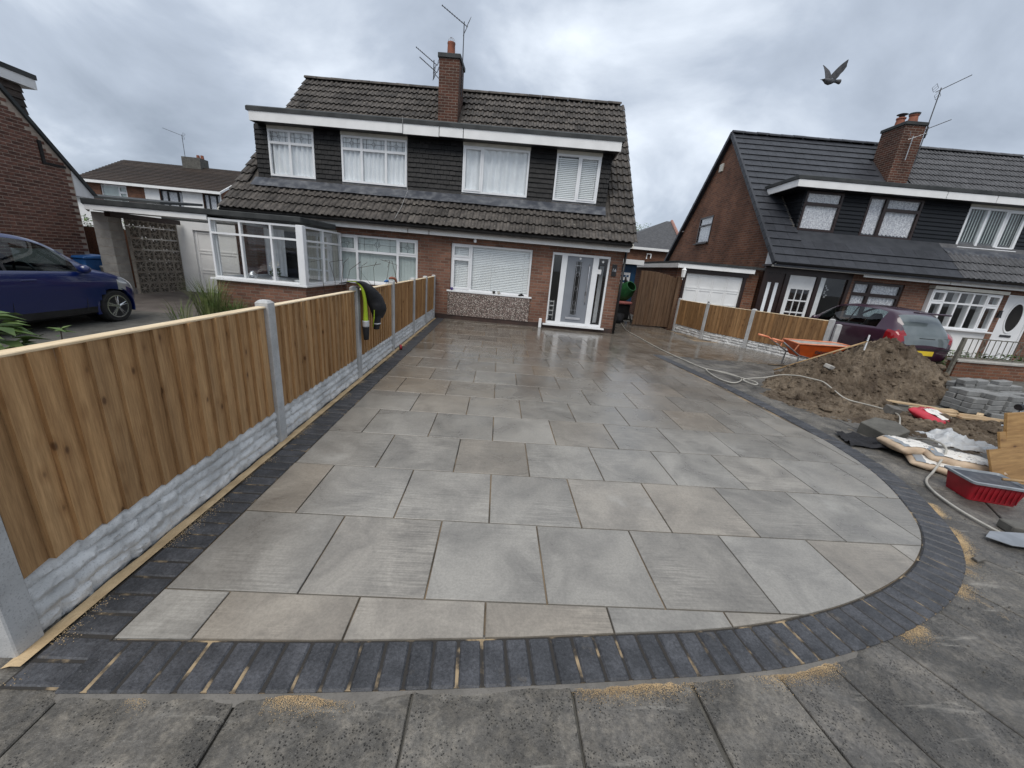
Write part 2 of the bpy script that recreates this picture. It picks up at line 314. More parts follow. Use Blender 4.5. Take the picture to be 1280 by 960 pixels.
M['leaf2'] = pm('leaf_dark', (.035, .062, .018), (.07, .10, .03), 9, .6, rv=.35)
M['grass'] = pm('long_grass', (.07, .115, .025), (.17, .19, .07), 5, .7, rv=.35)
M['bark'] = pm('bark', (.10, .08, .06), (.06, .05, .04), 8, .9, .5)
M['bird'] = pm('pigeon', (.055, .057, .063), (.09, .09, .096), 20, .7)
M['silver'] = pm('silver_badge', (.6, .6, .62), None, 3, .3, metal=.7)
M['purple'] = pm('purple_cup', (.12, .08, .3), None, 3, .5)
M['flower'] = pm('white_flower', (.75, .73, .66), (.62, .6, .52), 30, .7)
M['rust'] = pm('rust', (.16, .07, .035), (.09, .045, .03), 20, .85)
# ------------------------------------------------------------------ geometry helpers
class MB:
    def __init__(s): s.v = []; s.f = []
    def add(s, vs, fs):
        b = len(s.v); s.v += [tuple(p) for p in vs]; s.f += [tuple(b+i for i in f) for f in fs]; return s
    def poly(s, *p): return s.add(p, [tuple(range(len(p)))])
    def box(s, x0, x1, y0, y1, z0, z1):
        return s.add([(x0, y0, z0), (x1, y0, z0), (x1, y1, z0), (x0, y1, z0), (x0, y0, z1), (x1, y0, z1), (x1, y1, z1), (x0, y1, z1)],
                     [(0, 3, 2, 1), (4, 5, 6, 7), (0, 1, 5, 4), (1, 2, 6, 5), (2, 3, 7, 6), (3, 0, 4, 7)])
    def prism(s, ring, vec):        # closed extrusion of a planar ring
        n = len(ring); a = [Vector(p) for p in ring]; b = [p+Vector(vec) for p in a]
        return s.add(a+b, [tuple(range(n-1, -1, -1)), tuple(range(n, 2*n))]+[(i, (i+1) % n, n+(i+1) % n, n+i) for i in range(n)])
    def loft(s, rings, closed=True, cap=True):
        n = len(rings[0]); b = len(s.v)
        for r in rings: s.v += [tuple(p) for p in r]
        for k in range(len(rings)-1):
            for i in range(n if closed else n-1):
                j = (i+1) % n; s.f.append((b+k*n+i, b+k*n+j, b+(k+1)*n+j, b+(k+1)*n+i))
        if cap and closed:
            s.f.append(tuple(b+i for i in range(n-1, -1, -1))); e = b+(len(rings)-1)*n; s.f.append(tuple(e+i for i in range(n)))
        return s
    def tube(s, path, r, n=6, sx=1.0):
        P_ = [Vector(p) for p in path]; rings = []
        rr = r if isinstance(r, (list, tuple)) else [r]*len(P_)
        for i, p in enumerate(P_):
            d = (P_[min(i+1, len(P_)-1)]-P_[max(i-1, 0)]).normalized()
            a = d.cross(Vector((0, 0, 1)));
            if a.length < .05: a = d.cross(Vector((1, 0, 0)))
            a.normalize(); b = a.cross(d)
            rings.append([p+a*rr[i]*sx*cos(2*pi*k/n)+b*rr[i]*sin(2*pi*k/n) for k in range(n)])
        return s.loft(rings)
    def lathe(s, prof, c=(0, 0, 0), ax='z', n=16, cap=True):
        rings = []
        for r, h in prof:
            rg = []
            for k in range(n):
                a = 2*pi*k/n; x, y = r*cos(a), r*sin(a)
                rg.append({'z': (c[0]+x, c[1]+y, c[2]+h), 'x': (c[0]+h, c[1]+x, c[2]+y), 'y': (c[0]+y, c[1]+h, c[2]+x)}[ax])
            rings.append(rg)
        return s.loft(rings, True, cap)
    def xf(s, mat):
        s.v = [tuple(mat @ Vector(p)) for p in s.v]; return s
    def mesh(s, name, bevel=0, smooth=False, weld=False):
        me = bpy.data.meshes.new(name); me.from_pydata(s.v, [], s.f)
        bm = bmesh.new(); bm.from_mesh(me)
        lo_ = [v for v in bm.verts if not v.link_faces]
        if lo_: bmesh.ops.delete(bm, geom=lo_, context='VERTS')
        if weld: bmesh.ops.remove_doubles(bm, verts=bm.verts, dist=1e-4)
        bmesh.ops.recalc_face_normals(bm, faces=bm.faces)
        if bevel: bmesh.ops.bevel(bm, geom=list(bm.edges), offset=bevel, segments=1, affect='EDGES', clamp_overlap=True)
        bm.to_mesh(me); bm.free()
        if smooth:
            me.polygons.foreach_set('use_smooth', [True]*len(me.polygons))
            if smooth is not True: me.set_sharp_from_angle(angle=rad(smooth))
        me.update(); return me
    def obj(s, name, mat, parent=None, loc=None, rot=None, **k):
        return inst(name, s.mesh(name, **k), mat, parent, loc, rot)
def inst(name, me, mat=None, parent=None, loc=None, rot=None):
    if mat and not me.materials: me.materials.append(M[mat] if isinstance(mat, str) else mat)
    o = bpy.data.objects.new(name, me); COL.objects.link(o)
    if parent: o.parent = parent
    if loc is not None: o.location = loc
    if rot is not None: o.rotation_euler = rot if not isinstance(rot, (int, float)) else (0, 0, rot)
    return o
def tag(o, label, cat, group=None):
    o['label'] = label; o['category'] = cat
    if group: o['group'] = group
    return o
def thing(name, label, cat, loc=(0, 0, 0), rot=0, group=None):
    o = bpy.data.objects.new(name, None); COL.objects.link(o); o.empty_display_size = .2
    o.location = loc; o.rotation_euler = (0, 0, rot) if isinstance(rot, (int, float)) else rot
    return tag(o, label, cat, group)
def structure(o): o['kind'] = 'structure'; return o
def stuff(o): o['kind'] = 'stuff'; return o
def copy_tree(o, parent=None):
    c = o.copy(); COL.objects.link(c); c.parent = parent
    for ch in [q for q in list(bpy.data.objects) if q.parent == o and q != c]: copy_tree(ch, c)
    return c
def plate(mb, u0, u1, z0, z1, w0, w1, holes=()):
    """wall sheet in the x-z plane from y=w0 (front) to y=w1 with rectangular holes (a,b,c,d)=u0,u1,z0,z1"""
    us = sorted({u0, u1, *[min(max(h[i], u0), u1) for h in holes for i in (0, 1)]}); zs = sorted({z0, z1, *[min(max(h[i], z0), z1) for h in holes for i in (2, 3)]})
    solid = lambda i, j: 0 <= i < len(us)-1 and 0 <= j < len(zs)-1 and not any(h[0]-1e-6 <= us[i] and us[i+1] <= h[1]+1e-6 and h[2]-1e-6 <= zs[j] and zs[j+1] <= h[3]+1e-6 for h in holes)
    for i in range(len(us)-1):
        for j in range(len(zs)-1):
            if not solid(i, j): continue
            a, b, c, d = us[i], us[i+1], zs[j], zs[j+1]
            mb.poly((a, w0, c), (b, w0, c), (b, w0, d), (a, w0, d)); mb.poly((b, w1, c), (a, w1, c), (a, w1, d), (b, w1, d))
            if not solid(i-1, j): mb.poly((a, w1, c), (a, w0, c), (a, w0, d), (a, w1, d))
            if not solid(i+1, j): mb.poly((b, w0, c), (b, w1, c), (b, w1, d), (b, w0, d))
            if not solid(i, j-1): mb.poly((a, w1, c), (b, w1, c), (b, w0, c), (a, w0, c))
            if not solid(i, j+1): mb.poly((a, w0, d), (b, w0, d), (b, w1, d), (a, w1, d))
    return mb
def clip(poly, a, b, c):            # keep a*x+b*y<=c
    o = []
    for i in range(len(poly)):
        p, q = poly[i], poly[(i+1) % len(poly)]; dp, dq = a*p[0]+b*p[1]-c, a*q[0]+b*q[1]-c
        if dp <= 0: o.append(p)
        if dp*dq < 0:
            t = dp/(dp-dq); o.append((p[0]+(q[0]-p[0])*t, p[1]+(q[1]-p[1])*t))
    return o
def clip_convex(poly, reg):         # reg counter-clockwise
    for i in range(len(reg)):
        if not poly: break
        p, q = reg[i], reg[(i+1) % len(reg)]; nx, ny = q[1]-p[1], -(q[0]-p[0])
        poly = clip(poly, nx, ny, nx*p[0]+ny*p[1])
    return poly
def area(p): return .5*sum(p[i][0]*p[(i+1) % len(p)][1]-p[(i+1) % len(p)][0]*p[i][1] for i in range(len(p)))
def inset(poly, d):                 # convex ccw
    r = poly
    for i in range(len(poly)):
        p, q = poly[i], poly[(i+1) % len(poly)]; nx, ny = q[1]-p[1], -(q[0]-p[0]); l = math.hypot(nx, ny)
        if l < 1e-5: continue
        nx /= l; ny /= l; r = clip(r, nx, ny, nx*p[0]+ny*p[1]-d)
        if not r: return []
    return r
def clean(p):
    o = []
    for i, q in enumerate(p):
        if math.hypot(q[0]-p[i-1][0], q[1]-p[i-1][1]) > .004: o.append(q)
    return o
def piece(name, poly, z0, z1, mat, parent, c=.004, tilt=.0015):
    """one flat stone of any convex outline with a chamfered top edge, origin at its centre"""
    poly = clean(poly)
    if len(poly) < 3 or area(poly) < .0006: return None
    cx = sum(p[0] for p in poly)/len(poly); cy = sum(p[1] for p in poly)/len(poly)
    q = [(p[0]-cx, p[1]-cy) for p in poly]; n = len(q)
    k = [(p[0]*(1-c/max(.03, math.hypot(*p))), p[1]*(1-c/max(.03, math.hypot(*p)))) for p in q]
    h = z1-z0; mb = MB(); mb.add([(x, y, -h) for x, y in q]+[(x, y, -c*.8) for x, y in q]+[(x, y, 0) for x, y in k],
        [tuple(range(2*n, 3*n))]+[(i, (i+1) % n, n+(i+1) % n, n+i) for i in range(n)]+[(n+i, n+(i+1) % n, 2*n+(i+1) % n, 2*n+i) for i in range(n)])
    return mb.obj(name, mat, parent, (cx, cy, z1+random.uniform(-tilt, tilt)), (random.uniform(-tilt, tilt)*2, random.uniform(-tilt, tilt)*2, 0))
def spline(pts, step):
    """Catmull-Rom through 2-D or 3-D points, resampled at even steps"""
    P_ = [Vector(p) for p in pts]; P_ = [2*P_[0]-P_[1]]+P_+[2*P_[-1]-P_[-2]]; o = []
    for i in range(1, len(P_)-2):
        a, b, c, d = P_[i-1:i+3]
        for k in range(24):
            t = k/24; o.append(.5*((2*b)+(c-a)*t+(2*a-5*b+4*c-d)*t*t+(3*b-a-3*c+d)*t**3))
    o.append(P_[-2]); r = [o[0]]; acc = 0
    for i in range(1, len(o)):
        s = o[i]-o[i-1]; l = s.length; pos = 0
        while l > 1e-9 and acc+(l-pos) >= step:
            pos += step-acc; acc = 0; r.append(o[i-1]+s*(pos/l))
        acc += l-pos
    return r
def fbm(x, y, z, o=4):
    s = 0; a = 1; t = 0
    for i in range(o): s += a*noise.noise((x, y, z)); t += a; x *= 2.03; y *= 2.03; z *= 2.03; a *= .5
    return s/t
def text_mesh(name, body, size, depth=.002, shear=0):
    c = bpy.data.curves.new(name, 'FONT'); c.body = body; c.size = size; c.extrude = depth; c.shear = shear; c.align_x = 'CENTER'; c.align_y = 'CENTER'; c.resolution_u = 3
    t = bpy.data.objects.new(name+'_tmp', c); COL.objects.link(t); bpy.context.view_layer.update()
    me = bpy.data.meshes.new_from_object(t.evaluated_get(bpy.context.evaluated_depsgraph_get())); me.name = name
    bpy.data.objects.remove(t); bpy.data.curves.remove(c); return me
# ------------------------------------------------------------------ ground
structure(MB().poly((-500, -300, -.10), (500, -300, -.10), (500, 700, -.10), (-500, 700, -.10)).obj('ground', 'tarmac'))
structure(MB().poly((-13, -2, -.045), (-1.86, -2, -.045), (-1.86, 14.5, -.045), (-13, 14.5, -.045)).obj('neighbour_driveway', 'drive'))
structure(MB().poly((6.2, 8.55, -.05), (20, 7.6, -.05), (24, 20, -.05), (4.0, 20, -.05), (6.0, 12.9, -.05)).obj('yard', 'concyard'))
structure(MB().poly((10.9, 8.62, -.02), (24, 8.1, -.02), (24, 11.4, -.02), (10.9, 12.2, -.02)).obj('garden_bed', 'soil'))
# --- old paving flags of the public path
path_ = structure(MB().poly((-9, -4, -.03), (14, -4, -.03), (14, 8.6, -.03), (-9, 8.6, -.03)).obj('path', 'stone'))
INN = [(-1.48, 1.225), (-1.05, 1.237), (-.63, 1.25), (.05, 1.288), (.65, 1.333), (1.26, 1.39), (1.75, 1.49), (2.19, 1.625), (2.6, 1.80), (2.88, 1.965), (3.12, 2.15), (3.33, 2.38), (3.56, 2.75), (3.72, 3.1), (3.82, 3.5), (3.86, 4.0), (3.86, 4.6), (3.82, 5.2), (3.755, 6.0), (3.48, 8.09)]
inner = [(p.x, p.y) for p in spline(INN, .03)]
def seg_off(pts, d):
    o = []
    for i, p in enumerate(pts):
        a, b = pts[max(i-1, 0)], pts[min(i+1, len(pts)-1)]; tx, ty = b[0]-a[0], b[1]-a[1]; l = math.hypot(tx, ty); o.append((p[0]+ty/l*d, p[1]-tx/l*d))
    return o
outer = seg_off(inner, .205)
outpoly = [(-1.69, 1.03)]+outer[6:]+[(-1.69, 8.2)]
def inside(p, poly):
    c = False
    for i in range(len(poly)):
        a, b = poly[i], poly[i-1]
        if (a[1] > p[1]) != (b[1] > p[1]) and p[0] < (b[0]-a[0])*(p[1]-a[1])/(b[1]-a[1])+a[0]: c = not c
    return c
xs = [-4.5, -3.9, -3.3, -2.68, -2.07, -1.46, -.85, -.22, .415, .93]
jx = []
def flag(poly):
    if all(inside(p, outpoly) for p in poly) : return
    if area(poly) < 0: poly = poly[::-1]
    q = inset(poly, .003+random.uniform(0, .003))
    if q: piece('flag', q, -.05, -.012, 'flag', path_, .006, .003)
for i in range(len(xs)-1):
    for y0, y1 in ((-1.1, -.3), (-.3, .52), (.52, 1.32)): flag([(xs[i], y0), (xs[i+1], y0), (xs[i+1], y1), (xs[i], y1)])
# flags fan out round the curve of the kerb
fan = [((.93, 1.32), (.95, .72)), ((1.31, 1.42), (1.42, .70)), ((1.58, 1.45), (1.78, .72)), ((1.98, 1.55), (2.26, .84)), ((2.48, 1.72), (2.72, 1.12)), ((2.84, 1.9), (3.12, 1.38)), ((3.2, 2.2), (3.62, 1.74)), ((3.5, 2.6), (4.02, 2.25)), ((3.75, 3.05), (4.42, 2.8)), ((3.86, 3.6), (4.62, 3.42)), ((3.9, 4.2), (4.7, 4.1)), ((3.88, 4.8), (4.7, 4.78)), ((3.85, 5.4), (4.66, 5.44)), ((3.78, 6.1), (4.6, 6.2)), ((3.7, 6.8), (4.5, 6.95)), ((3.6, 7.45), (4.4, 7.6)), ((3.5, 8.1), (4.36, 8.2))]
lerp = lambda a, b, t: (a[0]+(b[0]-a[0])*t, a[1]+(b[1]-a[1])*t)
for (a, b), (c, d) in zip(fan[:-1], fan[1:]):
    flag([a, b, d, c]); e1 = lerp(a, b, 2.05); e2 = lerp(c, d, 2.05); flag([b, e1, e2, d])
    e3 = lerp(a, b, 3.1); e4 = lerp(c, d, 3.1); flag([e1, e3, e4, e2])
for x in range(4):
    for y in range(3): flag([(4.45+x*.72, 7.62+y*.3-.6), (5.16+x*.72, 7.62+y*.3-.6), (5.16+x*.72, 7.91+y*.3-.6), (4.45+x*.72, 7.91+y*.3-.6)])
# --- cement haunch and loose sand along the kerb
def strip(name, pts, wfn, z, mat, h=.006, side=1):
    off = []; n = len(pts); a = []; b = []
    for i, p in enumerate(pts):
        q0, q1 = pts[max(i-1, 0)], pts[min(i+1, n-1)]; tx, ty = q1[0]-q0[0], q1[1]-q0[1]; l = math.hypot(tx, ty) or 1; w = wfn(i); a.append((p[0], p[1])); b.append((p[0]+ty/l*w*side, p[1]-tx/l*w*side))
    mb = MB(); rings = [[(p[0], p[1], z+h), ((p[0]+q[0])/2, (p[1]+q[1])/2, z+h*.9), (q[0], q[1], z-.004)] for p, q in zip(a, b)]
    return mb.loft(rings, closed=False).obj(name, mat, smooth=True)
stuff(strip('mortar_haunch', seg_off(inner, .206)[:110], lambda i: max(.006, .024+.05*fbm(i*.13, 1, 2)+.03*fbm(i*.8, 4, 2)), -.0125, 'haunch', .005))
sp_ = seg_off(inner, .2)
def grains(name, fn, n, seed, rmin=.0012, rmax=.0032):
    rs = random.Random(seed); mb = MB()
    for _ in range(n):
        q = fn(rs)
        if q is None: continue
        x, y, z = q; r = rs.uniform(rmin, rmax); a = rs.random()*6.3
        mb.add([(x+r*cos(a), y+r*sin(a), z), (x+r*cos(a+2.1), y+r*sin(a+2.1), z), (x+r*cos(a+4.2), y+r*sin(a+4.2), z), (x, y, z+r*.9)], [(0, 1, 3), (1, 2, 3), (2, 0, 3)])
    return stuff(mb.obj(name, 'sand'))
def kerb_sand(rs):
    i = rs.randrange(3, 185); p = sp_[i]; q = sp_[i+1]; tx, ty = q[0]-p[0], q[1]-p[1]; l = math.hypot(tx, ty); d = abs(rs.gauss(0, .03)); w = fbm(i*.075, 3.3, 1.7, 3)
    if w < .02 or d > .14 or rs.random() > w*4: return None
    d += .004; t = rs.random(); return (p[0]+tx*t+ty/l*d, p[1]+ty*t-tx/l*d, -.0115)
grains('sand_spill', kerb_sand, 90000, 5, .0008, .0022)
def fence_sand(rs):
    y = rs.uniform(1.0, 9.5); d = rs.gauss(0, .035); x = -1.70+abs(d)
    return (x, y, .0005) if abs(d) < .13 and fbm(y*2.3, 5, 8, 3) > .05*rs.random() else None
grains('sand_dust', fence_sand, 9000, 6)
# ------------------------------------------------------------------ the new driveway
drv = structure(MB().poly(*[(x, y, -.012) for x, y in [(-1.70, 1.03)]+outer[5:]+[(3.7, 8.05), (7.6, 8.05), (5.72, 12.6), (5.72, 14.0), (3.3, 14.0), (3.3, 10.75), (-1.7, 11.05)]]).obj('driveway', 'grout'))
PX, PY, Y0 = .612, .602, 1.482
regA = inset([(-1.478, 1.228)]+[p for p in inner[1:] if p[1] < 8.09]+[(3.48, 8.1), (-1.478, 8.1)], .004)
fl = lambda y: 7.53-(y-8.49)*(1.75/3.96)
regs = [regA, [(-1.475, 8.106), (fl(8.106), 8.106), (fl(10.51), 10.51), (-1.475, 10.51)], [(-1.475, 10.516), (3.27, 10.516), (3.27, 10.86-.07*2.77), (-1.475, 10.86+.07*1.98)], [(3.276, 10.516), (fl(10.516), 10.516), (fl(12.6), 12.6), (5.75, 13.9), (3.276, 13.9)]]
for r in range(-1, 21):
    ph = .36 if r % 2 == 0 else .05
    for c in range(-5, 14):
        a = [(ph+c*PX+.0045, Y0+r*PY+.0045), (ph+(c+1)*PX-.0045, Y0+r*PY+.0045), (ph+(c+1)*PX-.0045, Y0+(r+1)*PY-.0045), (ph+c*PX+.0045, Y0+(r+1)*PY-.0045)]
        for g in regs:
            q = clip_convex(a, g)
            if len(q) >= 3 and area(q) > .004: piece('paving_slab', q, -.03, 0, 'slab', drv, .003, .0008)
# --- dark block edging, one course of headers
kb = MB(); kb.poly((-1.69, 1.03, -.0065), (-1.482, 1.03, -.0065), (-1.482, 10.95, -.0065), (-1.69, 10.95, -.0065)); kb.loft([[(*a, -.0068), (*b, -.0068)] for a, b in zip(inner, seg_off(inner, .203))], closed=False)
kerb = structure(kb.obj('edging', 'ejoint'))
bm_ = MB().box(-.0464, .0464, -.1, .1, -.055, 0).mesh('edging_block', bevel=.008)
def blk(x, y, ang, w=1.0):
    o = inst('edging_block', bm_, 'edge', kerb, (x, y, random.uniform(-.0015, .0015)), (random.uniform(-.006, .006), random.uniform(-.006, .006), ang+random.uniform(-.01, .01)))
    if w != 1: o.scale.x = w
y = 1.29
while y < 10.95: blk(-1.585, y, pi/2); y += .1025
lp = spline(INN, .001); i = 0
# headers set square to the curve; spaced on the outer line so that the outer joints open as the kerb bends
acc = 0; pts = [(p.x, p.y) for p in lp]; off = seg_off(pts, .105); last = None; nxt = 0
for k in range(len(off)-1):
    d = math.hypot(off[k+1][0]-off[k][0], off[k+1][1]-off[k][1]); acc += d
    if acc >= nxt and off[k][0] > -1.45:
        t = (pts[min(k+20, len(pts)-1)][0]-pts[max(k-20, 0)][0], pts[min(k+20, len(pts)-1)][1]-pts[max(k-20, 0)][1]); blk(off[k][0], off[k][1], atan2(t[1], t[0])); nxt = acc+.1025
blk(-1.585, 1.185, pi/2); blk(-1.585, 1.083, pi/2)
# ------------------------------------------------------------------ fences
def wedge(w, h, t0=.027, t1=.005):   # feather-edge board seen from +x: runs along y
    return MB().add([(0, 0, 0), (t0, 0, 0), (t1, w, 0), (0, w, 0), (0, 0, h), (t0, 0, h), (t1, w, h), (0, w, h)], [(0, 3, 2, 1), (4, 5, 6, 7), (0, 1, 5, 4), (1, 2, 6, 5), (2, 3, 7, 6), (3, 0, 4, 7)])
def gravel_mesh(L_, H_=.30, seed=0):
    rs = random.Random(seed); nx, nz = int(L_/.014), 26; courses = [0, .085, .155, .225, H_]; st = []
    for c in range(4):
        x = 0; row = []
        while x < L_: w = rs.uniform(.10, .30); row.append((x, x+w, rs.uniform(-.006, .010))); x += w
        st.append(row)
    def hgt(x, z):
        c = max(i for i in range(4) if courses[i] <= z+1e-6); z0, z1 = courses[c], courses[c+1]
        wz = .012*noise.noise((x*5, c, seed)); dz = min(z-z0+wz, z1-z-wz)
        for a, b, d in st[c]:
            if a <= x <= b:
                dx = min(x-a, b-x); e = min(dz, dx, .03)/.03; return .004+d+.022*max(0, min(1, e))**.45-.018*abs(fbm(x*13, z*34, seed))+.014*fbm(x*55, z*80, seed+3, 2)
        return .01
    mb = MB(); vs = []
    for i in range(nx+1):
        for j in range(nz+1): x = L_*i/nx; z = H_*j/nz; vs.append((hgt(x, z), x, z))
    f = [(i*(nz+1)+j, (i+1)*(nz+1)+j, (i+1)*(nz+1)+j+1, i*(nz+1)+j+1) for i in range(nx) for j in range(nz)]
    b = len(vs); vs += [(-.035, 0, 0), (-.035, L_, 0), (-.035, L_, H_), (-.035, 0, H_)]
    f += [(b, b+3, b+2, b+1), tuple([b+3]+[i*(nz+1)+nz for i in range(nx+1)]+[b+2]), tuple([b]+[j for j in range(0, nz+1)][0:1]+[i*(nz+1) for i in range(1, nx+1)]+[b+1])]
    f += [tuple([b]+[j for j in range(nz+1)]+[b+3]), tuple([b+1]+[nx*(nz+1)+j for j in range(nz+1)]+[b+2])]
    return mb.add(vs, f)
def post(loc, h, rot, label, grp, sx=.10, sy=.095):
    mb = MB(); a, b = sx/2, sy/2
    mb.prism([(-a, -b, 0), (a, -b, 0), (a, b, 0), (-a, b, 0)], (0, 0, h-.02)); mb.loft([[(-a, -b, h-.02), (a, -b, h-.02), (a, b, h-.02), (-a, b, h-.02)], [(-a+.02, -b+.02, h), (a-.02, -b+.02, h), (a-.02, b-.02, h), (-a+.02, b-.02, h)]])
    o = mb.obj('fence_post', 'post', None, loc, rot, bevel=.005, weld=True); return tag(o, label, 'fence post', grp)
def fence_run(pts, hp, hz, rot_side, labels, plabels, glabels, grp, mat, zg=.30, bw=.118, base=-.03):
    n = 0
    for k in range(len(pts)-1):
        a, b = Vector(pts[k]), Vector(pts[k+1]); d = b-a; Ln = d.length; ang = atan2(d.y, d.x)-pi/2
        g = gravel_mesh(Ln-.09, zg, seed=k+len(pts)*7).obj('gravel_board', 'gravb', None, (a.x+cos(ang)*0-sin(ang)*.045, a.y+sin(ang)*0+cos(ang)*.045, base), ang+(0 if rot_side > 0 else pi), smooth=50)
        if rot_side < 0: g.location = (b.x+sin(ang)*.045, b.y-cos(ang)*.045, base)
        tag(g, glabels[k], 'gravel board', grp+' gravel boards')
        t = thing('close_board_fence', labels[k], 'fence', (a.x-sin(ang)*.05, a.y+cos(ang)*.05, base+zg+.005) if rot_side > 0 else (b.x+sin(ang)*.05, b.y-cos(ang)*.05, base+zg+.005), ang+(0 if rot_side > 0 else pi), grp+' panels')
        W = Ln-.10; nb = round(W/(bw*random.uniform(.95, 1.05))); hh = hp-zg-.03; st = W/nb
        meshes = [wedge(st*1.02, hh).mesh('board') for _ in range(1)]
        for i in range(nb):
            o = inst('board', meshes[0], mat, t, (.012+(.0), i*st, 0), (0, random.uniform(-.004, .004), 0)); o.scale.y = random.uniform(.97, 1.02); o.scale.x = random.uniform(.85, 1.2)
        for z in (.08, hh/2, hh-.1): MB().box(-.028, .011, .005, W-.005, z-.022, z+.022).obj('rail', mat, t)
        MB().add([(-.028, 0, hh), (.034, 0, hh), (.034, W, hh), (-.028, W, hh), (-.028, 0, hh+.014), (.034, 0, hh+.013), (.034, W, hh+.013), (-.028, W, hh+.014)], [(0, 3, 2, 1), (4, 5, 6, 7), (0, 1, 5, 4), (1, 2, 6, 5), (2, 3, 7, 6), (3, 0, 4, 7)]).obj('cap_rail', 'cap', t, bevel=.003)
    for k, p in enumerate(pts):
        post((p[0], p[1], base-.02), hp+.05+random.uniform(-.01, .02), atan2(pts[min(k+1, len(pts)-1)][1]-pts[max(k-1, 0)][1], pts[min(k+1, len(pts)-1)][0]-pts[max(k-1, 0)][0])-pi/2, plabels[k], grp+' posts')
FX = -1.80
LF = [(FX, 1.19), (FX, 3.06), (FX, 4.97), (FX, 6.65), (FX, 8.30), (FX, 9.70), (FX, 10.93)]
where = ['at the pavement end of the driveway', 'with the jacket hung at its far end', 'beside the small red tape', 'between the bay window and the pebbledash', 'next to the last short panel', 'touching the house wall']
fence_run(LF, 1.18, 1.2, 1, ['brown feather-edge fence panel %s, left of the paving' % w for w in where],
    ['tall pale concrete fence post at the pavement corner beside the black edging', 'speckled concrete fence post between the first two brown panels', 'concrete fence post under the yellow and black jacket', 'concrete fence post with the small red tape at its foot', 'slim concrete fence post two panels from the house wall', 'slim concrete fence post one panel from the house wall', 'end concrete fence post against the brick house wall'],
    ['pale rock-faced concrete gravel board %s' % w for w in where], 'left boundary fence', 'fence', bw=.108)
RF = [(5.93, 12.45), (6.17, 11.12), (6.79, 9.98), (7.66, 8.50)]
w2 = ['beside the tall wooden gate', 'between the gate panel and the street-end panel', 'behind the orange wheelbarrow']
fence_run(RF, 1.06, 1.08, 1, ['low ochre fence panel %s on the right boundary' % w for w in w2],
    ['concrete post beside the tall wooden gate', 'concrete post one panel along from the wooden gate', 'leaning-looking concrete post with white paint behind the wheelbarrow handles', 'concrete end post of the right fence beside the plum car'],
    ['pale rock-faced gravel board %s under the right fence' % w for w in w2], 'right boundary fence', 'fence2', zg=.26, bw=.10)
post((7.72, 8.36, -.05), 1.02, -.4, 'second concrete end post standing right beside the first by the plum car', 'right boundary fence posts')
# sand raked into the gap at the foot of the left fence
stuff(strip('sand_strip', [(-1.69, 1.1+i*.06) for i in range(164)], lambda i: .075+.014*fbm(i*.35, 2, 5), -.006, 'sand', .012, side=-1))
# ------------------------------------------------------------------ windows, doors, roofs
def sheet_curtain(W, Hh, amp=.02, wl=.16, y=.1, x0=0, seed=0):
    n = max(6, int(W/.022)); rs = random.Random(seed); ph = rs.random()*6; pts = []
    for i in range(n+1):
        x = W*i/n; pts.append((x0+x, y+amp*sin(2*pi*x/wl+ph+.8*sin(x*5+ph))))
    mb = MB(); mb.loft([[(px, py, 0) for px, py in pts], [(px, py, Hh) for px, py in pts]], closed=False); return mb
def slats_v(W, Hh, y=.1, pitch=.085):
    mb = MB(); n = int(W/pitch)
    for i in range(n):
        x = (i+.5)*W/n; a = .55; dx = pitch*.52*cos(a); dy = pitch*.47*sin(a); mb.poly((x-dx, y-dy, 0), (x+dx, y+dy, 0), (x+dx, y+dy, Hh), (x-dx, y-dy, Hh))
    return mb
def slats_h(W, Hh, y=.1, pitch=.045):
    mb = MB(); n = int(Hh/pitch)
    for i in range(n): z = (i+.5)*pitch; mb.add([(0, y-.012, z-.021), (W, y-.012, z-.021), (W, y+.010, z+.019), (0, y+.010, z+.019)], [(0, 1, 2, 3)])
    for x in (W*.08, W*.5, W*.92): mb.box(x-.004, x+.004, y-.022, y-.018, 0, Hh)
    return mb
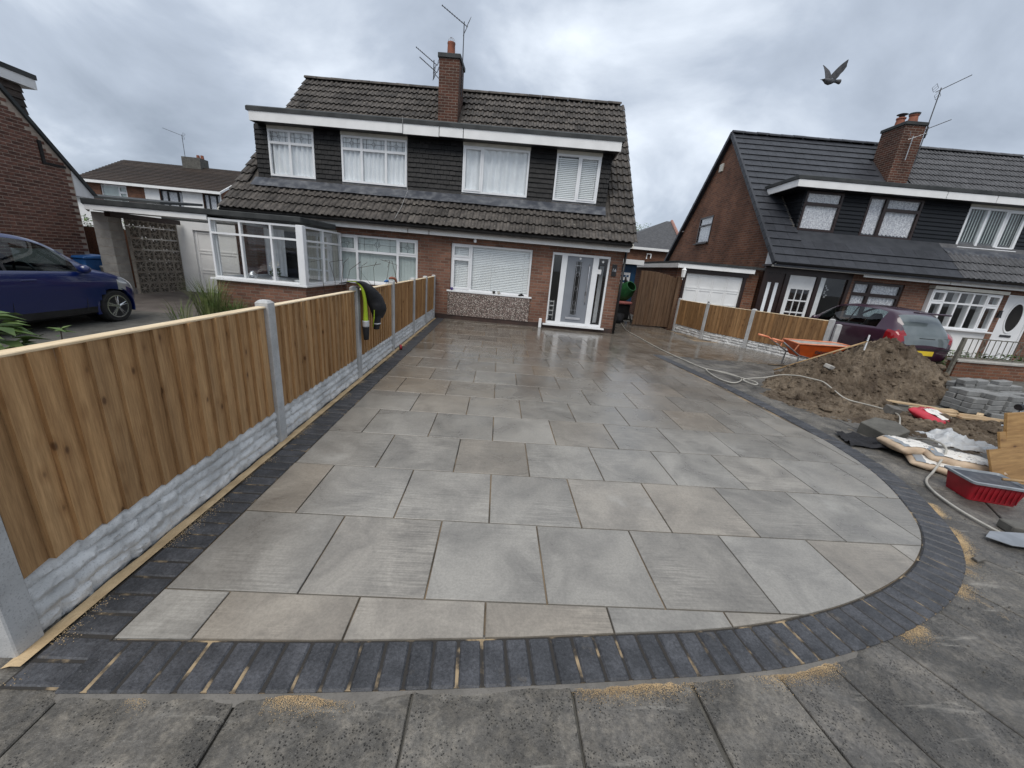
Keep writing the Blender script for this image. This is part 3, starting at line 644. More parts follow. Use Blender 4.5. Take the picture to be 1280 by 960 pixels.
def window(par, loc, rot, W, Hh, layout, fm='upvc', m=.03, sill=None, dress=None, lead=None, dep=.07, proud=0, label=None, name='window', gm='glass'):
    """layout: [(f0,f1,[(g0,g1,opens),..]),..] fractions of width and height"""
    holes = []; mb = MB(); panes = []
    for f0, f1, rows in layout:
        for g0, g1, op in rows:
            e = m+(.038 if op else .0)
            a, b, c, d = f0*W+m, f1*W-m, g0*Hh+m, g1*Hh-m
            if f0 == 0: a += .02
            if f1 == 1: b -= .02
            if g0 == 0: c += .02
            if g1 == 1: d -= .02
            holes.append((a, b, c, d)); panes.append((a, b, c, d, op, g0 > .5))
    plate(mb, 0, W, 0, Hh, 0, dep, holes)
    for a, b, c, d, op, up in panes:
        if op: plate(mb, a-.006, b+.006, c-.006, d+.006, -.014, .05, [(a+.034, b-.034, c+.034, d-.034)])
    o = mb.obj(name, fm, par, loc, rot)
    if label: o['label'] = label
    for a, b, c, d, op, up in panes:
        q = .03 if op else -.004
        MB().box(a+q, b-q, .028, .034, c+q, d-q).obj('pane', gm, o)
        if lead and up:
            lb = MB(); cx, cz = (a+b)/2, (c+d)/2; r = min((b-a)*.16, (d-c)*.26); hw = .004
            for p, s in ((a, cx-r), (cx+r, b)): lb.box(p, s, .022, .026, cz-hw, cz+hw)
            for p, s in ((c, cz-r), (cz+r, d)): lb.box(cx-hw, cx+hw, .022, .026, p, s)
            for s in (1, -1):
                lb.tube([(cx-r, .024, cz), (cx, .024, cz+s*r), (cx+r, .024, cz)], hw, 4)
                for f in (.33, .67): lb.box(a+(b-a)*(.5+s*.33)-hw, a+(b-a)*(.5+s*.33)+hw, .022, .026, c, d) if f < .5 else None
            lb.tube([(cx+r*.45*cos(k*pi/4), .024, cz+r*.45*sin(k*pi/4)) for k in range(9)], hw, 4)
            lb.obj('lead_pattern', 'leadline', o)
    if sill: MB().box(-sill, W+sill, -.09, 0, -.045, -.003).obj('sill', fm, o, bevel=.004)
    if dress:
        kind, mat = dress[0], dress[1]
        if kind == 'c': cm = sheet_curtain(W-.06, Hh-.06, dress[2] if len(dress) > 2 else .02, dress[3] if len(dress) > 3 else .16, .085, .03, int(W*1000))
        elif kind == 'v': cm = slats_v(W-.06, Hh-.06, .10)
        else: cm = slats_h(W-.06, Hh-.06, .085)
        cm.obj('curtain' if kind == 'c' else 'blind', mat, o, (0 if kind == 'c' else .03, 0, .03), smooth=(kind == 'c'))
    return o
def roll_tile(w, ln, rolls=2, amp=.034, th=.046):
    prof = []; 
    if rolls:
        for r in range(rolls):
            b = r*w/rolls; q = w/rolls; prof += [(b, 0), (b+q*.42, 0), (b+q*.52, amp*.7), (b+q*.7, amp), (b+q*.88, amp*.7)]
        prof.append((w, 0))
    else: prof = [(0, 0), (w*.5, 0), (w-.004, 0)]
    n = len(prof); mb = MB()
    # y up the slope, front (low) edge at y=0 lifted by the tile below it
    lo = [(x, 0, z+th) for x, z in prof]; hi = [(x, ln, z) for x, z in prof]; bt = [(x, .004, z+th-.02) for x, z in prof]
    mb.add(lo+hi+bt, [(i, i+1, n+i+1, n+i) for i in range(n-1)]+[(2*n+i, 2*n+i+1, i+1, i) for i in range(n-1)]+[(2*n, 0, n), (3*n-1, 2*n-1, n-1)])
    return mb
def tiles(par, u0, u1, cw, n_rows, ex, eave, pitch, skip, tm, mat, limit=300, jit=.006):
    """courses of tiles laid up a slope; eave=(w,z) of the low edge"""
    me = tm.mesh('roof_tile'); cells = []
    for r in range(n_rows):
        nc = int(round((u1-u0)/cw))
        for c in range(nc):
            s = r*ex; w, z = eave[0]+s*cos(pitch), eave[1]+s*sin(pitch); u = u0+c*cw
            if skip(u+cw/2, w+ex*.5*cos(pitch)): continue
            cells.append((r, u, w, z))
    rest = MB()
    for k, (r, u, w, z) in enumerate(cells):
        rot = (pitch+random.uniform(-jit, jit), random.uniform(-jit, jit), random.uniform(-jit, jit))
        if k < limit: inst('roof_tile', me, mat, par, (u, w, z), rot)
        else:
            mt = Matrix.Translation((u, w, z)) @ Euler(rot).to_matrix().to_4x4(); rest.add([mt @ Vector(p) for p in tm.v], tm.f)
    if rest.v: stuff(rest.obj('upper_roof_tiles', mat, par))
def ridge(par, u0, u1, w, z, mat, ln=.45, r=.12):
    mb = MB(); prof = [(r*cos(a), r*sin(a)*.8) for a in [pi*k/8 for k in range(9)]]
    mb.loft([[(0, p, q) for p, q in prof], [(ln-.006, p*.97, q*.97) for p, q in prof]], closed=False); mb.poly(*[(0, p, q) for p, q in prof])
    me = mb.mesh('ridge_tile'); u = u0
    while u < u1-ln*.8:
        inst('ridge_tile', me, mat, par, (u, w+random.uniform(-.004, .004), z+random.uniform(-.005, .005)), (0, random.uniform(-.008, .008), 0)); u += ln
def boards(par, u0, u1, z0, z1, w, ph, mat, name='cladding_board', jit=.0, tilecut=False):
    z = z0; n = round((z1-z0)/ph); st = (z1-z0)/n
    for i in range(n):
        z = z0+i*st; a = u0+random.uniform(-jit, jit); b = u1+random.uniform(-jit, jit)
        MB().add([(a, w-.036, z), (b, w-.036, z), (b, w+.0, z), (a, w+.0, z), (a, w-.006, z+st*1.02), (b, w-.006, z+st*1.02), (b, w, z+st*1.02), (a, w, z+st*1.02)], [(0, 3, 2, 1), (4, 5, 6, 7), (0, 1, 5, 4), (1, 2, 6, 5), (2, 3, 7, 6), (3, 0, 4, 7)]).obj(name, mat, par)
def hung(par, u0, u1, z0, z1, w, ph, mat, tw=.166):
    n = round((z1-z0)/ph); st = (z1-z0)/n; nc = max(1, round((u1-u0)/tw)); q = (u1-u0)/nc
    me = {}
    for i in range(n):
        e = [u0]+[u0+(c+(.5 if i % 2 else 1))*q for c in range(nc) if u0+(c+(.5 if i % 2 else 1))*q < u1-.02]+[u1]
        for a, b in zip(e[:-1], e[1:]):
            L_ = round(b-a, 4)
            if L_ not in me: me[L_] = MB().add([(0, -.032, 0), (L_-.007, -.032, 0), (L_-.007, 0, 0), (0, 0, 0), (0, -.006, st*1.02), (L_-.007, -.006, st*1.02), (L_-.007, 0, st*1.02), (0, 0, st*1.02)], [(0, 3, 2, 1), (4, 5, 6, 7), (0, 1, 5, 4), (1, 2, 6, 5), (2, 3, 7, 6), (3, 0, 4, 7)]).mesh('hung_tile')
            inst('hung_tile', me[L_], mat, par, (a, w+random.uniform(-.004, .002), z0+i*st+random.uniform(-.004, .004)), (random.uniform(-.02, .02), random.uniform(-.012, .012), 0))
def aerial(par, mast, h, boom_dir, boom, tilt=.25, refl=True, name='aerial', mat='dmetal', r=.012):
    """yagi TV aerial on a mast"""
    mb = MB(); x, y, z = mast; mb.tube([(x, y, z), (x, y, z+h)], r*1.3, 6); top = Vector((x, y, z+h-.06)); d = Vector((boom_dir[0], boom_dir[1], tilt)).normalized(); sd = Vector((0, 0, 1)).cross(d).normalized(); up = d.cross(sd)
    mb.tube([top-d*.12, top+d*boom], r, 5)
    for k in range(9): c = top+d*(.08+k*(boom-.1)/8); mb.tube([c-sd*.05, c+sd*.05], r*.45, 4); 
    if refl:
        for s in (1, -1):
            for q in (.06, .13, .20): c = top-d*.1+up*s*q; mb.tube([c-sd*.17, c+sd*.17], r*.45, 4)
            for t in (-.17, .17): mb.tube([top-d*.1+up*s*.06+sd*t, top-d*.1+up*s*.2+sd*t], r*.45, 4)
    return mb.obj(name, mat, par)
# ------------------------------------------------------------------ main semi-detached pair
RZ = math.atan(-.07)
H1 = thing('semi_detached_house', 'pair of red brick dormer semis with mossy brown tiled roof behind the new driveway', 'house', (.5, 10.85, 0), RZ)
UL, UR = -7.80, 2.80
fw = MB(); plate(fw, UL, UR, .0, 2.42, 0, .25, [(-5.05, -2.77, .79, 2.04), (-1.86, .36, .80, 2.05), (.90, 2.47, .09, 2.05)])
fw.obj('front_wall', 'brick', H1)
def gable(u, t, mat, par, wb=8.8, zr=6.93, ze=2.35):
    mb = MB(); mb.prism([(u, .26, 0), (u, wb, 0), (u, wb, ze), (u, wb/2, zr), (u, .26, ze+.3)], (t, 0, 0)); return mb.obj('gable_wall', mat, par)
gable(UR-.24, .24, 'brick', H1); gable(UL, .24, 'brick', H1)
MB().box(UL+.25, UR-.25, 8.6, 8.8, 0, 2.4).obj('back_wall', 'brick', H1)
MB().box(UL+.25, UR-.25, .3, 8.55, -.02, .02).obj('floor_slab', 'dark', H1)
MB().box(UL+.25, UR-.25, 2.2, 2.3, .03, 2.5).obj('inner_wall', 'room', H1)
MB().box(-2.62, -2.48, .27, 2.15, .03, 2.4).obj('party_wall', 'room', H1)
MB().box(UL+.25, UR-.25, .27, 8.5, 2.36, 2.46).obj('ceiling', 'room', H1)
MB().box(UL+.01, UR-.01, -.012, -.001, -.02, .13).obj('plinth', 'plinth', H1)
EV, PIT = (-.33, 2.40), rad(44.7)
def deck(par, u0, u1, ev, wr, zr, mat, th=.06):
    mb = MB(); mb.prism([(u0, ev[0], ev[1]-.05), (u0, wr, zr-.05), (u0, 2*wr-ev[0], ev[1]-.05), (u0, 2*wr-ev[0], ev[1]-.05-th), (u0, wr, zr-.05-th), (u0, ev[0], ev[1]-.05-th)], (u1-u0, 0, 0)); return mb.obj('roof', mat, par)
RF1 = deck(H1, UL-.12, UR+.08, EV, 4.4, 7.08, 'tile')
sk1 = lambda u, w: (-7.52 < u < 2.25 and .42 < w < 2.05) or (-3.05 < u < -2.35 and 2.9 < w < 3.9)
tiles(RF1, UL-.14, UR+.09, .3318, 19, .348, (EV[0], EV[1]), PIT, sk1, roll_tile(.3318, .40), 'tile', 300, .012)
ridge(RF1, UL-.14, UR+.10, 4.4, 7.09, 'tile', (UR-UL+.24)/24)
for uu, nm in ((UL-.15, 1), (UR+.09, 1)):
    MB().prism([(uu, EV[0]-.02, EV[1]-.03), (uu, 4.4, 7.055), (uu, 4.4, 6.965), (uu, EV[0]-.02, EV[1]-.12)], (.03, 0, 0)).obj('verge_strip', 'cream', RF1)
# eaves: soffit, fascia boards, gutter
MB().box(UL, UR-.02, -.2, -.005, 2.205, 2.225).obj('soffit', 'brownfr', H1)
for a, b in ((-5.36, -2.98), (-2.97, -2.42), (-2.41, UR+.08)):
    MB().box(a, b-.008, -.226, -.202, 2.19, 2.345).obj('fascia_board', 'white', H1, bevel=.003)
MB().box(UL-.1, -5.37, -.226, -.202, 2.19, 2.345).obj('fascia_board', 'white', H1)
gp = [(-.062*cos(a), -.055*sin(a)) for a in [pi*k/8 for k in range(9)]]
MB().loft([[(UL-.1, -.30+p, 2.375+q) for p, q in gp], [(UR+.1, -.30+p, 2.375+q) for p, q in gp]], closed=False).obj('gutter', 'blackpl', H1, smooth=True)
for u in [UL+.5+k*1.0 for k in range(11)]: MB().loft([[(u, -.30+p*1.12, 2.375+q*1.12) for p, q in gp], [(u+.03, -.30+p*1.12, 2.375+q*1.12) for p, q in gp]], closed=False).obj('gutter_bracket', 'blackpl', H1)
# dormer
DW = .72
dm = MB(); plate(dm, -7.45, 2.22, 3.36, 4.66, DW, DW+.15, [(-7.11, -5.83, 3.40, 4.66), (-5.10, -3.28, 3.40, 4.66), (-1.77, .05, 3.40, 4.66), (.75, 1.97, 3.40, 4.66)])
for a, b in ((-7.45, -7.3), (2.07, 2.22)): dm.prism([(a, DW+.15, 3.5), (a, 2.3, 4.66), (a, DW+.15, 4.66)], (b-a, 0, 0))
DM = dm.obj('dormer', 'clad', H1)
MB().box(-7.3, 2.07, 1.6, 1.65, 3.3, 4.66).obj('back_panel', 'room', DM)
for a, b in ((-7.46, -7.11), (-5.83, -5.10), (-3.28, -1.77), (.05, .75), (1.97, 2.23)): hung(DM, a, b, 3.34 if b-a > .4 else 3.36, 4.64, DW-.004, .118, 'clad')
for zz in range(11):
    z = 3.55+zz*.1; wz = DW+(z-3.36)*.93
    for uu, s in ((-7.452, -1), (2.222, 1)):
        MB().add([(uu, DW-.02, z), (uu+s*.02, DW-.02, z), (uu+s*.02, max(wz, DW+.05), z), (uu, max(wz, DW+.05), z), (uu, DW-.02, z+.1), (uu+s*.004, DW-.02, z+.1), (uu+s*.004, wz+.1, z+.1), (uu, wz+.1, z+.1)], [(0, 1, 2, 3), (4, 7, 6, 5), (0, 4, 5, 1), (1, 5, 6, 2), (2, 6, 7, 3), (3, 7, 4, 0)]).obj('cheek_tile', 'clad', DM)
MB().prism([(-7.42, .37, 4.86), (-7.42, 2.35, 4.86), (-7.42, 2.35, 5.0), (-7.42, .44, 4.99), (-7.42, .37, 4.95)], (9.86, 0, 0)).obj('flat_roof', 'felt', DM)
for a, b in ((-7.36, -3.31), (-3.30, -2.36), (-2.35, -1.73), (-1.72, 2.38)): MB().box(a, b-.007, .39, .415, 4.635 if a != -3.30 else 4.62, 4.86).obj('fascia_board', 'white', DM, bevel=.003)
MB().box(-7.36, 2.37, .416, DW-.03, 4.64, 4.66).obj('soffit', 'blackpl', DM)
MB().box(-7.36, -7.335, .416, 1.9, 4.635, 4.86).obj('side_fascia', 'white', DM); MB().box(2.345, 2.37, .416, 1.9, 4.635, 4.86).obj('side_fascia', 'white', DM)
lv = MB(); nn = 60
lv.loft([[(-7.42+9.62*i/nn, DW-.012, 3.41), (-7.42+9.62*i/nn, DW-.02, 3.335), (-7.42+9.62*i/nn, .5, 3.325+.012*noise.noise((i*.9, 1, 1))), (-7.42+9.62*i/nn, .25+.035*noise.noise((i*.7, 3, 1)), 3.09+.02*noise.noise((i*1.3, 0, 1)))] for i in range(nn+1)], closed=False)
lv.obj('lead_apron', 'lead', DM, smooth=True)
zw = lambda a, b: [(0, .0, 0)]
WT, W0 = 1.14, 3.415   # opening height, bottom
head = lambda u0, u1: MB().box(u0, u1, DW-.03, DW+.06, W0+WT+.004, 4.655).obj('head_trim', 'cream', DM)
two = [(0, .48, [(0, .70, 1), (.70, 1, 0)]), (.48, 1, [(0, .70, 0), (.70, 1, 0)])]
window(DM, (-7.10, DW-.035, W0), 0, 1.26, WT, [(0, .47, [(0, .72, 0), (.72, 1, 0)]), (.47, 1, [(0, .72, 0), (.72, 1, 0)])], lead=True, dress=('c', 'curtain', .035, .15), sill=.0)
window(DM, (-5.09, DW-.035, W0), 0, 1.80, WT, [(0, .31, [(0, .72, 0), (.72, 1, 0)]), (.31, .68, [(0, .72, 0), (.72, 1, 0)]), (.68, 1, [(0, .72, 0), (.72, 1, 0)])], lead=True, dress=('c', 'curtain', .03, .13), sill=.0)
window(DM, (-1.76, DW-.035, W0), 0, 1.80, WT, [(0, .30, [(0, 1, 1)]), (.30, 1, [(0, 1, 0)])], dress=('c', 'curtain', .03, .22), sill=.0)
window(DM, (.76, DW-.035, W0), 0, 1.20, WT, [(0, .52, [(0, 1, 0)]), (.52, 1, [(0, 1, 1)])], dress=('h', 'ven'), sill=.0)
for a, b in ((-7.11, -5.83), (-5.10, -3.28), (-1.77, .05), (.75, 1.97)): head(a, b)
# chimney
CH = MB().box(-3.02, -2.40, 3.02, 3.85, 5.2, 7.50).obj('chimney', 'brickc', H1)
MB().box(-3.06, -2.36, 2.98, 3.89, 7.44, 7.56).obj('chimney_cap', 'felt', CH, bevel=.01)
MB().lathe([(.13, 7.54), (.125, 7.6), (.115, 7.9), (.125, 7.92), (.12, 7.95)], (-2.72, 3.3, 0), n=14).obj('chimney_pot', 'terra', CH, smooth=40)
cg = MB()
for k in range(3): a = k*pi/3; cg.tube([(-2.72+.11*cos(a)*cos(t), 3.3+.11*sin(a)*cos(t), 7.95+.13*sin(t)) for t in [pi*j/8 for j in range(9)]], .005, 4)
cg.obj('pot_cage', 'metal', CH)
MB().box(-3.10, -2.32, 2.80, 3.04, 5.62, 5.70).xf(Matrix.Translation((0, 0, .0))).obj('chimney_flashing', 'lead', CH)
aerial(CH, (-2.37, 3.4, 6.6), 1.95, (-.8, -.35), .75, .35); 
aerial(CH, (-3.25, 3.3, 7.15), .32, (-.9, -.3), .62, .5, name='aerial'); 
MB().tube([(-3.02, 3.3, 6.95), (-3.2, 3.3, 7.1), (-3.25, 3.3, 7.2)], .012, 5).obj('aerial_bracket', 'dmetal', CH)
aerial(CH, (-3.25, 3.3, 6.98), .30, (-.85, -.3), .5, .5, name='aerial')
# cable over the roof
MB().tube([(-3.30, .36, 4.98), (-3.31, .37, 4.7), (-3.26, DW-.06, 4.6), (-3.27, DW-.06, 3.4), (-3.2, .45, 3.28), (-3.22, .0, 2.83), (-3.3, -.3, 2.5)], .005, 4).obj('cable', 'post', H1)
# ground floor windows and door
window(H1, (-5.04, .05, .80), 0, 2.26, 1.235, [(0, .25, [(0, .66, 0), (.66, 1, 1)]), (.25, .75, [(0, .66, 0), (.66, 1, 0)]), (.75, 1, [(0, .66, 0), (.66, 1, 1)])], lead=True, dress=('v', 'blind'), sill=.04)
LW = window(H1, (-1.85, .05, .81), 0, 2.20, 1.235, [(0, .245, [(0, .70, 1), (.70, 1, 1)]), (.245, 1, [(0, 1, 0)])], dress=('h', 'ven'), sill=.09)
MB().box(-1.90, .40, -.03, .0, .12, .755).obj('pebbledash_panel', 'pebble', H1)
DR = MB(); plate(DR, .905, 2.465, .13, 2.045, .03, .10, [(.945, 1.165, .20, 1.985), (1.315, 2.015, .20, 1.985), (2.165, 2.415, .20, 1.985)])
DR = DR.obj('door_frame', 'upvc', H1); DR['label'] = 'white door frame with tall dark sidelights'
for a, b in ((.945, 1.165), (2.165, 2.415)): MB().box(a, b, .06, .066, .20, 1.985).obj('sidelight', 'glass', DR)
MB().box(.82, 2.55, -.09, .12, .085, .128).obj('threshold', 'upvc', DR, bevel=.004)
DD = MB(); plate(DD, 1.317, 2.013, .202, 1.983, .055, .095, [(1.56, 1.72, .42, 1.86)]); DD = DD.obj('door', 'gdoor', H1); DD['label'] = 'grey composite front door with narrow leaded light'
fr = MB(); plate(fr, 1.535, 1.745, .395, 1.885, .042, .056, [(1.56, 1.72, .42, 1.86)]); fr.obj('light_frame', 'gdoor', DD)
MB().box(1.56, 1.72, .066, .072, .42, 1.86).obj('door_light', 'glass', DD)
lb = MB()
for z in (.75, 1.14, 1.53):
    for s in (1, -1): lb.tube([(1.59, .062, z), (1.64, .062, z+s*.07), (1.69, .062, z)], .005, 4)
for z in (.55, 1.75): lb.box(1.56, 1.72, .06, .064, z-.004, z+.004)
for x in (1.59, 1.69): lb.box(x-.003, x+.003, .06, .064, .42, 1.86)
lb.obj('lead_pattern', 'silver', DD)
MB().box(1.44, 1.86, .03, .056, .29, .345).obj('letter_plate', 'silver', DD, bevel=.006)
MB().tube([(1.93, .05, .75), (1.93, .0, .80), (1.93, .0, 1.75), (1.93, .05, 1.8)], .013, 6).obj('door_handle', 'silver', DD, smooth=True)
MB().box(1.905, 1.955, .042, .056, .98, 1.08).obj('lock_plate', 'dmetal', DD)
MB().lathe([(.03, .04), (.03, .056)], (1.66, 0, 1.935), 'y', 10).obj('bell', 'white', DD)
MB().box(2.155, 2.265, .045, .056, 1.58, 1.70).obj('sticker', 'white', DR); MB().lathe([(.03, .05), (.03, .058)], (2.28, 0, 1.90), 'y', 10).obj('sticker', 'white', DR)
MB().box(2.30, 2.41, .5, .52, .2, 1.8).obj('hall_curtain', 'curtain', DR)
MB().box(2.53, 2.66, -.02, -.001, 1.55, 1.86).obj('number_plaque', 'blackpl', H1, bevel=.004)
nm = text_mesh('door_number', '16', .12, .002); inst('door_number', nm, 'silver', H1, (2.595, -.024, 1.71), (pi/2, 0, 0))
rk = MB()
for x in (.98, 1.10): rk.box(x-.008, x+.008, .35, .366, .2, .75)
for z in (.33, .46, .6, .72): rk.box(.97, 1.11, .34, .37, z-.014, z+.014)
tag(rk.obj('shoe_rack', 'white', None, (.5, 10.85, .0), RZ), 'small white rack standing inside behind the left door sidelight', 'rack')
tag(MB().box(-.04, .04, -.04, .04, 0, .26).xf(Matrix.Rotation(.0, 4, 'Z')).obj('meter_box', 'upvc', None, (1.235, 10.70, .0), RZ, bevel=.01), 'small upright white box on the paving left of the grey front door', 'box')
for k, (u, mt, lab) in enumerate(((-1.80, 'purple', 'small purple cup at the left end of the white window sill'), (-.62, 'stone', 'small brown stone cup mid-way along the white window sill'), (-.48, 'cream', 'small cream cup mid-way along the white window sill'))):
    d = Vector((u*cos(RZ)-(-.02)*sin(RZ), u*sin(RZ)+(-.02)*cos(RZ))); tag(MB().lathe([(.026, 0), (.036, .02), (.04, .07), (.034, .07), (.03, .02), (.02, .015)], n=12).obj('cup', mt, None, (.5+d.x, 10.85+d.y, .808), smooth=40), lab, 'cup')
gl = MB()
for k in range(4): gl.tube([(.02*k, 0, .01), (.02*k+.01, -.02, .03+.01*k), (.03*k+.05, -.01, .015)], [.022, .026, .015], 6)
d = Vector((.08*cos(RZ), .08*sin(RZ))); tag(gl.obj('work_glove', 'blackcloth', None, (.5+d.x, 10.83+d.y, .808), smooth=True), 'crumpled dark glove at the right end of the white window sill', 'glove')
MB().lathe([(.035, 0), (.04, .05), (.03, .09)], (-1.2, -.12, 2.1), n=10).obj('eaves_camera', 'upvc', H1, smooth=40)
MB().tube([(2.83, -.05, 2.3), (2.83, -.05, .02)], .034, 8).obj('downpipe', 'blackpl', H1, smooth=True)
# glazed bay porch
BY = MB(); plate(BY, -6.97, -4.86, .0, .70, -1.92, -1.80, []); BY.box(-6.97, -6.86, -1.80, -.002, 0, .70); BY.box(-4.97, -4.86, -1.80, -.002, 0, .70)
BY = BY.obj('bay_wall', 'brick', H1)
MB().prism([(-7.05, -2.0, .705), (-4.78, -2.0, .705), (-4.78, -.005, .705), (-7.05, -.005, .705)], (0, 0, .045)).obj('bay_sill', 'upvc', BY, bevel=.004)
g3 = [(k/3, (k+1)/3, [(0, .76, 0), (.76, 1, 0)]) for k in range(3)]
window(BY, (-6.97, -1.93, .755), 0, 2.10, 1.29, g3, dep=.08, m=.022, name='bay_window')
window(BY, (-4.86, -1.92, .755), pi/2, 1.90, 1.29, [(0, .5, [(0, .76, 0), (.76, 1, 0)]), (.5, 1, [(0, .76, 0), (.76, 1, 0)])], dep=.08, m=.022, name='bay_window')
window(BY, (-6.97, -.02, .755), -pi/2, 1.82, 1.29, [(0, 1, [(0, 1, 0)])], dep=.08, m=.022, name='bay_window')
MB().box(-4.96, -4.80, -1.99, -1.85, .75, 2.05).obj('corner_post', 'upvc', BY, bevel=.008)
PD = MB(); plate(PD, -5.95, -5.12, .1, 2.0, -.06, -.02, [(-5.80+.30*(k % 2), -5.55+.30*(k % 2), .75+.30*(k//2), 1.0+.30*(k//2)) for k in range(8)]); PD.obj('inner_door', 'upvc', H1)
MB().box(-6.86, -4.98, -.012, -.003, .1, 2.1).obj('porch_plaster', 'cream', H1); MB().box(-6.6, -6.1, -.05, -.02, .6, 1.95).obj('inner_glazing', 'dark', H1); MB().box(-6.86, -4.98, -1.79, -.05, .3, .34).obj('porch_floor', 'cream', H1)
sheet_curtain(.5, 1.2, .02, .12, -.25).obj('porch_net', 'curtain', H1, (-6.8, 0, .78), smooth=True)
# flower pot and bowls on the bay sill
def hloc(u, w, z): return (.5+u*cos(RZ)-w*sin(RZ), 10.85+u*sin(RZ)+w*cos(RZ), z)
fp = thing('potted_plant', 'white flowers in a white pot inside the glazed bay', 'plant', hloc(-5.68, -1.72, .752))
MB().lathe([(.06, 0), (.075, .12), (.065, .12), (.055, .02)], n=12).obj('pot', 'upvc', fp, smooth=40)
lf = MB(); fl_ = MB()
for k in range(70):
    a = random.random()*6.3; r = random.uniform(0, .12); z = random.uniform(.13, .30); c = Vector((r*cos(a), r*sin(a)*.6, z)); s = .03
    lf.poly(c+Vector((-s, 0, 0)), c+Vector((0, .01, -s*.6)), c+Vector((s, 0, .01)), c+Vector((0, -.01, s*.6)))
for k in range(26):
    a = random.random()*6.3; r = random.uniform(0, .12); c = Vector((r*cos(a), r*sin(a)*.6-.02, random.uniform(.26, .46))); fl_.lathe([(.002, -.014), (.022, 0), (.002, .014)], c, n=6)
lf.obj('leaves', 'leaf2', fp); fl_.obj('flowers', 'flower', fp)
tag(MB().lathe([(.03, 0), (.09, .04), (.10, .11), (.05, .17), (.04, .20), (.03, .18), (.03, .02)], n=14).obj('vase', 'clearlamp', None, hloc(-6.25, -1.70, .752), smooth=40), 'small pale blue and white vase inside the glazed bay', 'vase')
tag(MB().lathe([(.03, 0), (.08, .05), (.09, .08), (.08, .08), (.03, .02)], n=12).obj('bowl', 'upvc', None, hloc(-5.15, -1.68, .752), smooth=40), 'small pale bowl at the corner of the glazed bay', 'bowl')
# ------------------------------------------------------------------ carport with garage behind it
CP = thing('carport', 'flat roofed carport with dark felt edge and white fascia joined to the glazed bay', 'carport', (.5, 10.85, 0), RZ)
MB().prism([(-9.78, -1.98, 2.10), (-4.83, -1.98, 2.10), (-4.83, -.35, 2.10), (-5.3, -.03, 2.10), (-7.82, -.03, 2.10), (-7.82, -.25, 2.10), (-11.05, -.25, 2.10), (-11.05, -.78, 2.10)], (0, 0, .12)).obj('flat_roof', 'felt', CP, bevel=.012)  # roof cut short behind, an unseen gap added so skylight reaches garage and screen
MB().box(-9.76, -6.98, -1.95, -1.925, 1.99, 2.098).obj('fascia_board', 'white', CP); MB().prism([(-11.0, -.78, 1.99), (-9.77, -1.93, 1.99), (-9.74, -1.92, 1.99), (-10.97, -.76, 1.99)], (0, 0, .108)).obj('fascia_board', 'white', CP)
MB().prism([(-9.7, -1.85, 2.03), (-7.0, -1.85, 2.03), (-7.0, -.1, 2.03), (-7.8, -.1, 2.03), (-7.8, -.3, 2.03), (-10.9, -.3, 2.03), (-10.9, -.74, 2.03)], (0, 0, .03)).obj('ceiling', 'white', CP)  # underside made white to bounce light into the carport
MB().box(-10.35, -10.2, -1.0, 1.0, 1.90, 2.02).obj('beam', 'brownfr', CP); MB().prism([(-11.0, 1.26, 2.05), (-7.85, 1.26, 2.05), (-7.85, 5, 2.05), (-11.0, 5, 2.05)], (0, 0, .1)).obj('garage_roof', 'felt', CP)
PR = MB().box(-10.955, -10.555, -.755, -.405, -.1, 2.0).obj('pier', 'mortar', CP)
for k in range(10): MB().box(-10.96, -10.55, -.76, -.40, -.09+k*.209, .112+k*.209).obj('block', 'block', PR, bevel=.006)
GW = MB(); plate(GW, -10.5, -7.82, -.05, 2.03, 1.10, 1.25, [(-9.95, -8.0, -.05, 1.80)]); GW = GW.obj('garage_wall', 'white', CP)
gd = MB(); plate(gd, -9.95, -8.0, -.04, 1.80, 1.16, 1.2, []); GD = gd.obj('garage_door', 'white', CP)
for i in range(3):
    for j in range(3): x = -9.90+i*.63; z = .05+j*.58; q = MB(); plate(q, x, x+.60, z, z+.54, 1.148, 1.161, [(x+.04, x+.56, z+.04, z+.50)]); q.obj('door_panel', 'white', GD)
# decorative pierced screen blocks
def breeze_mesh():
    mb = MB(); s = .29; d = .045; t = .026; plate(mb, -s/2, s/2, -s/2, s/2, -d, d, [(-s/2+t, s/2-t, -s/2+t, s/2-t)])
    for k in range(4):
        a = k*pi/4; l = s/2*(1.0 if k % 2 == 0 else 1.30)-.012; r = .011; ca, sa = cos(a), sin(a)
        mb.prism([(-l*ca-r*-sa*-1, -d+.006, -l*sa-r*ca), (l*ca+r*sa, -d+.006, l*sa-r*ca), (l*ca-r*sa, -d+.006, l*sa+r*ca), (-l*ca-r*sa, -d+.006, -l*sa+r*ca)], (0, 2*d-.012, 0))
    mb.prism([(.045*cos(k*pi/4), -d, .045*sin(k*pi/4)) for k in range(8)], (0, 2*d, 0)); return mb.mesh('screen_block')
bz = breeze_mesh()
SW = thing('screen_wall', 'wall of pierced star-pattern concrete screen blocks in the carport', 'screen wall', hloc(-10.47, -.24, .10), RZ+pi/2)
for i in range(5):
    for j in range(7): inst('screen_block', bz, 'breeze', SW, (i*.297, 0, j*.297), (0, random.choice((0, pi/2, pi)), 0))
MB().box(-.15, 1.34, -.05, .05, -.2, -.15).obj('footing', 'block', SW)
S2 = thing('low_screen_wall', 'low garden wall of pierced star-pattern blocks beside the blue car', 'screen wall', hloc(-12.25, -.56, .16), RZ)
for i in range(5):
    for j in range(2): inst('screen_block', bz, 'breeze', S2, (i*.297, 0, j*.297), (0, random.choice((0, pi/2, pi)), 0))
MB().box(-.15, 1.34, -.07, .07, .447, .49).obj('coping', 'block', S2, bevel=.008); MB().box(-.15, 1.34, -.05, .05, -.26, -.15).obj('footing', 'block', S2)
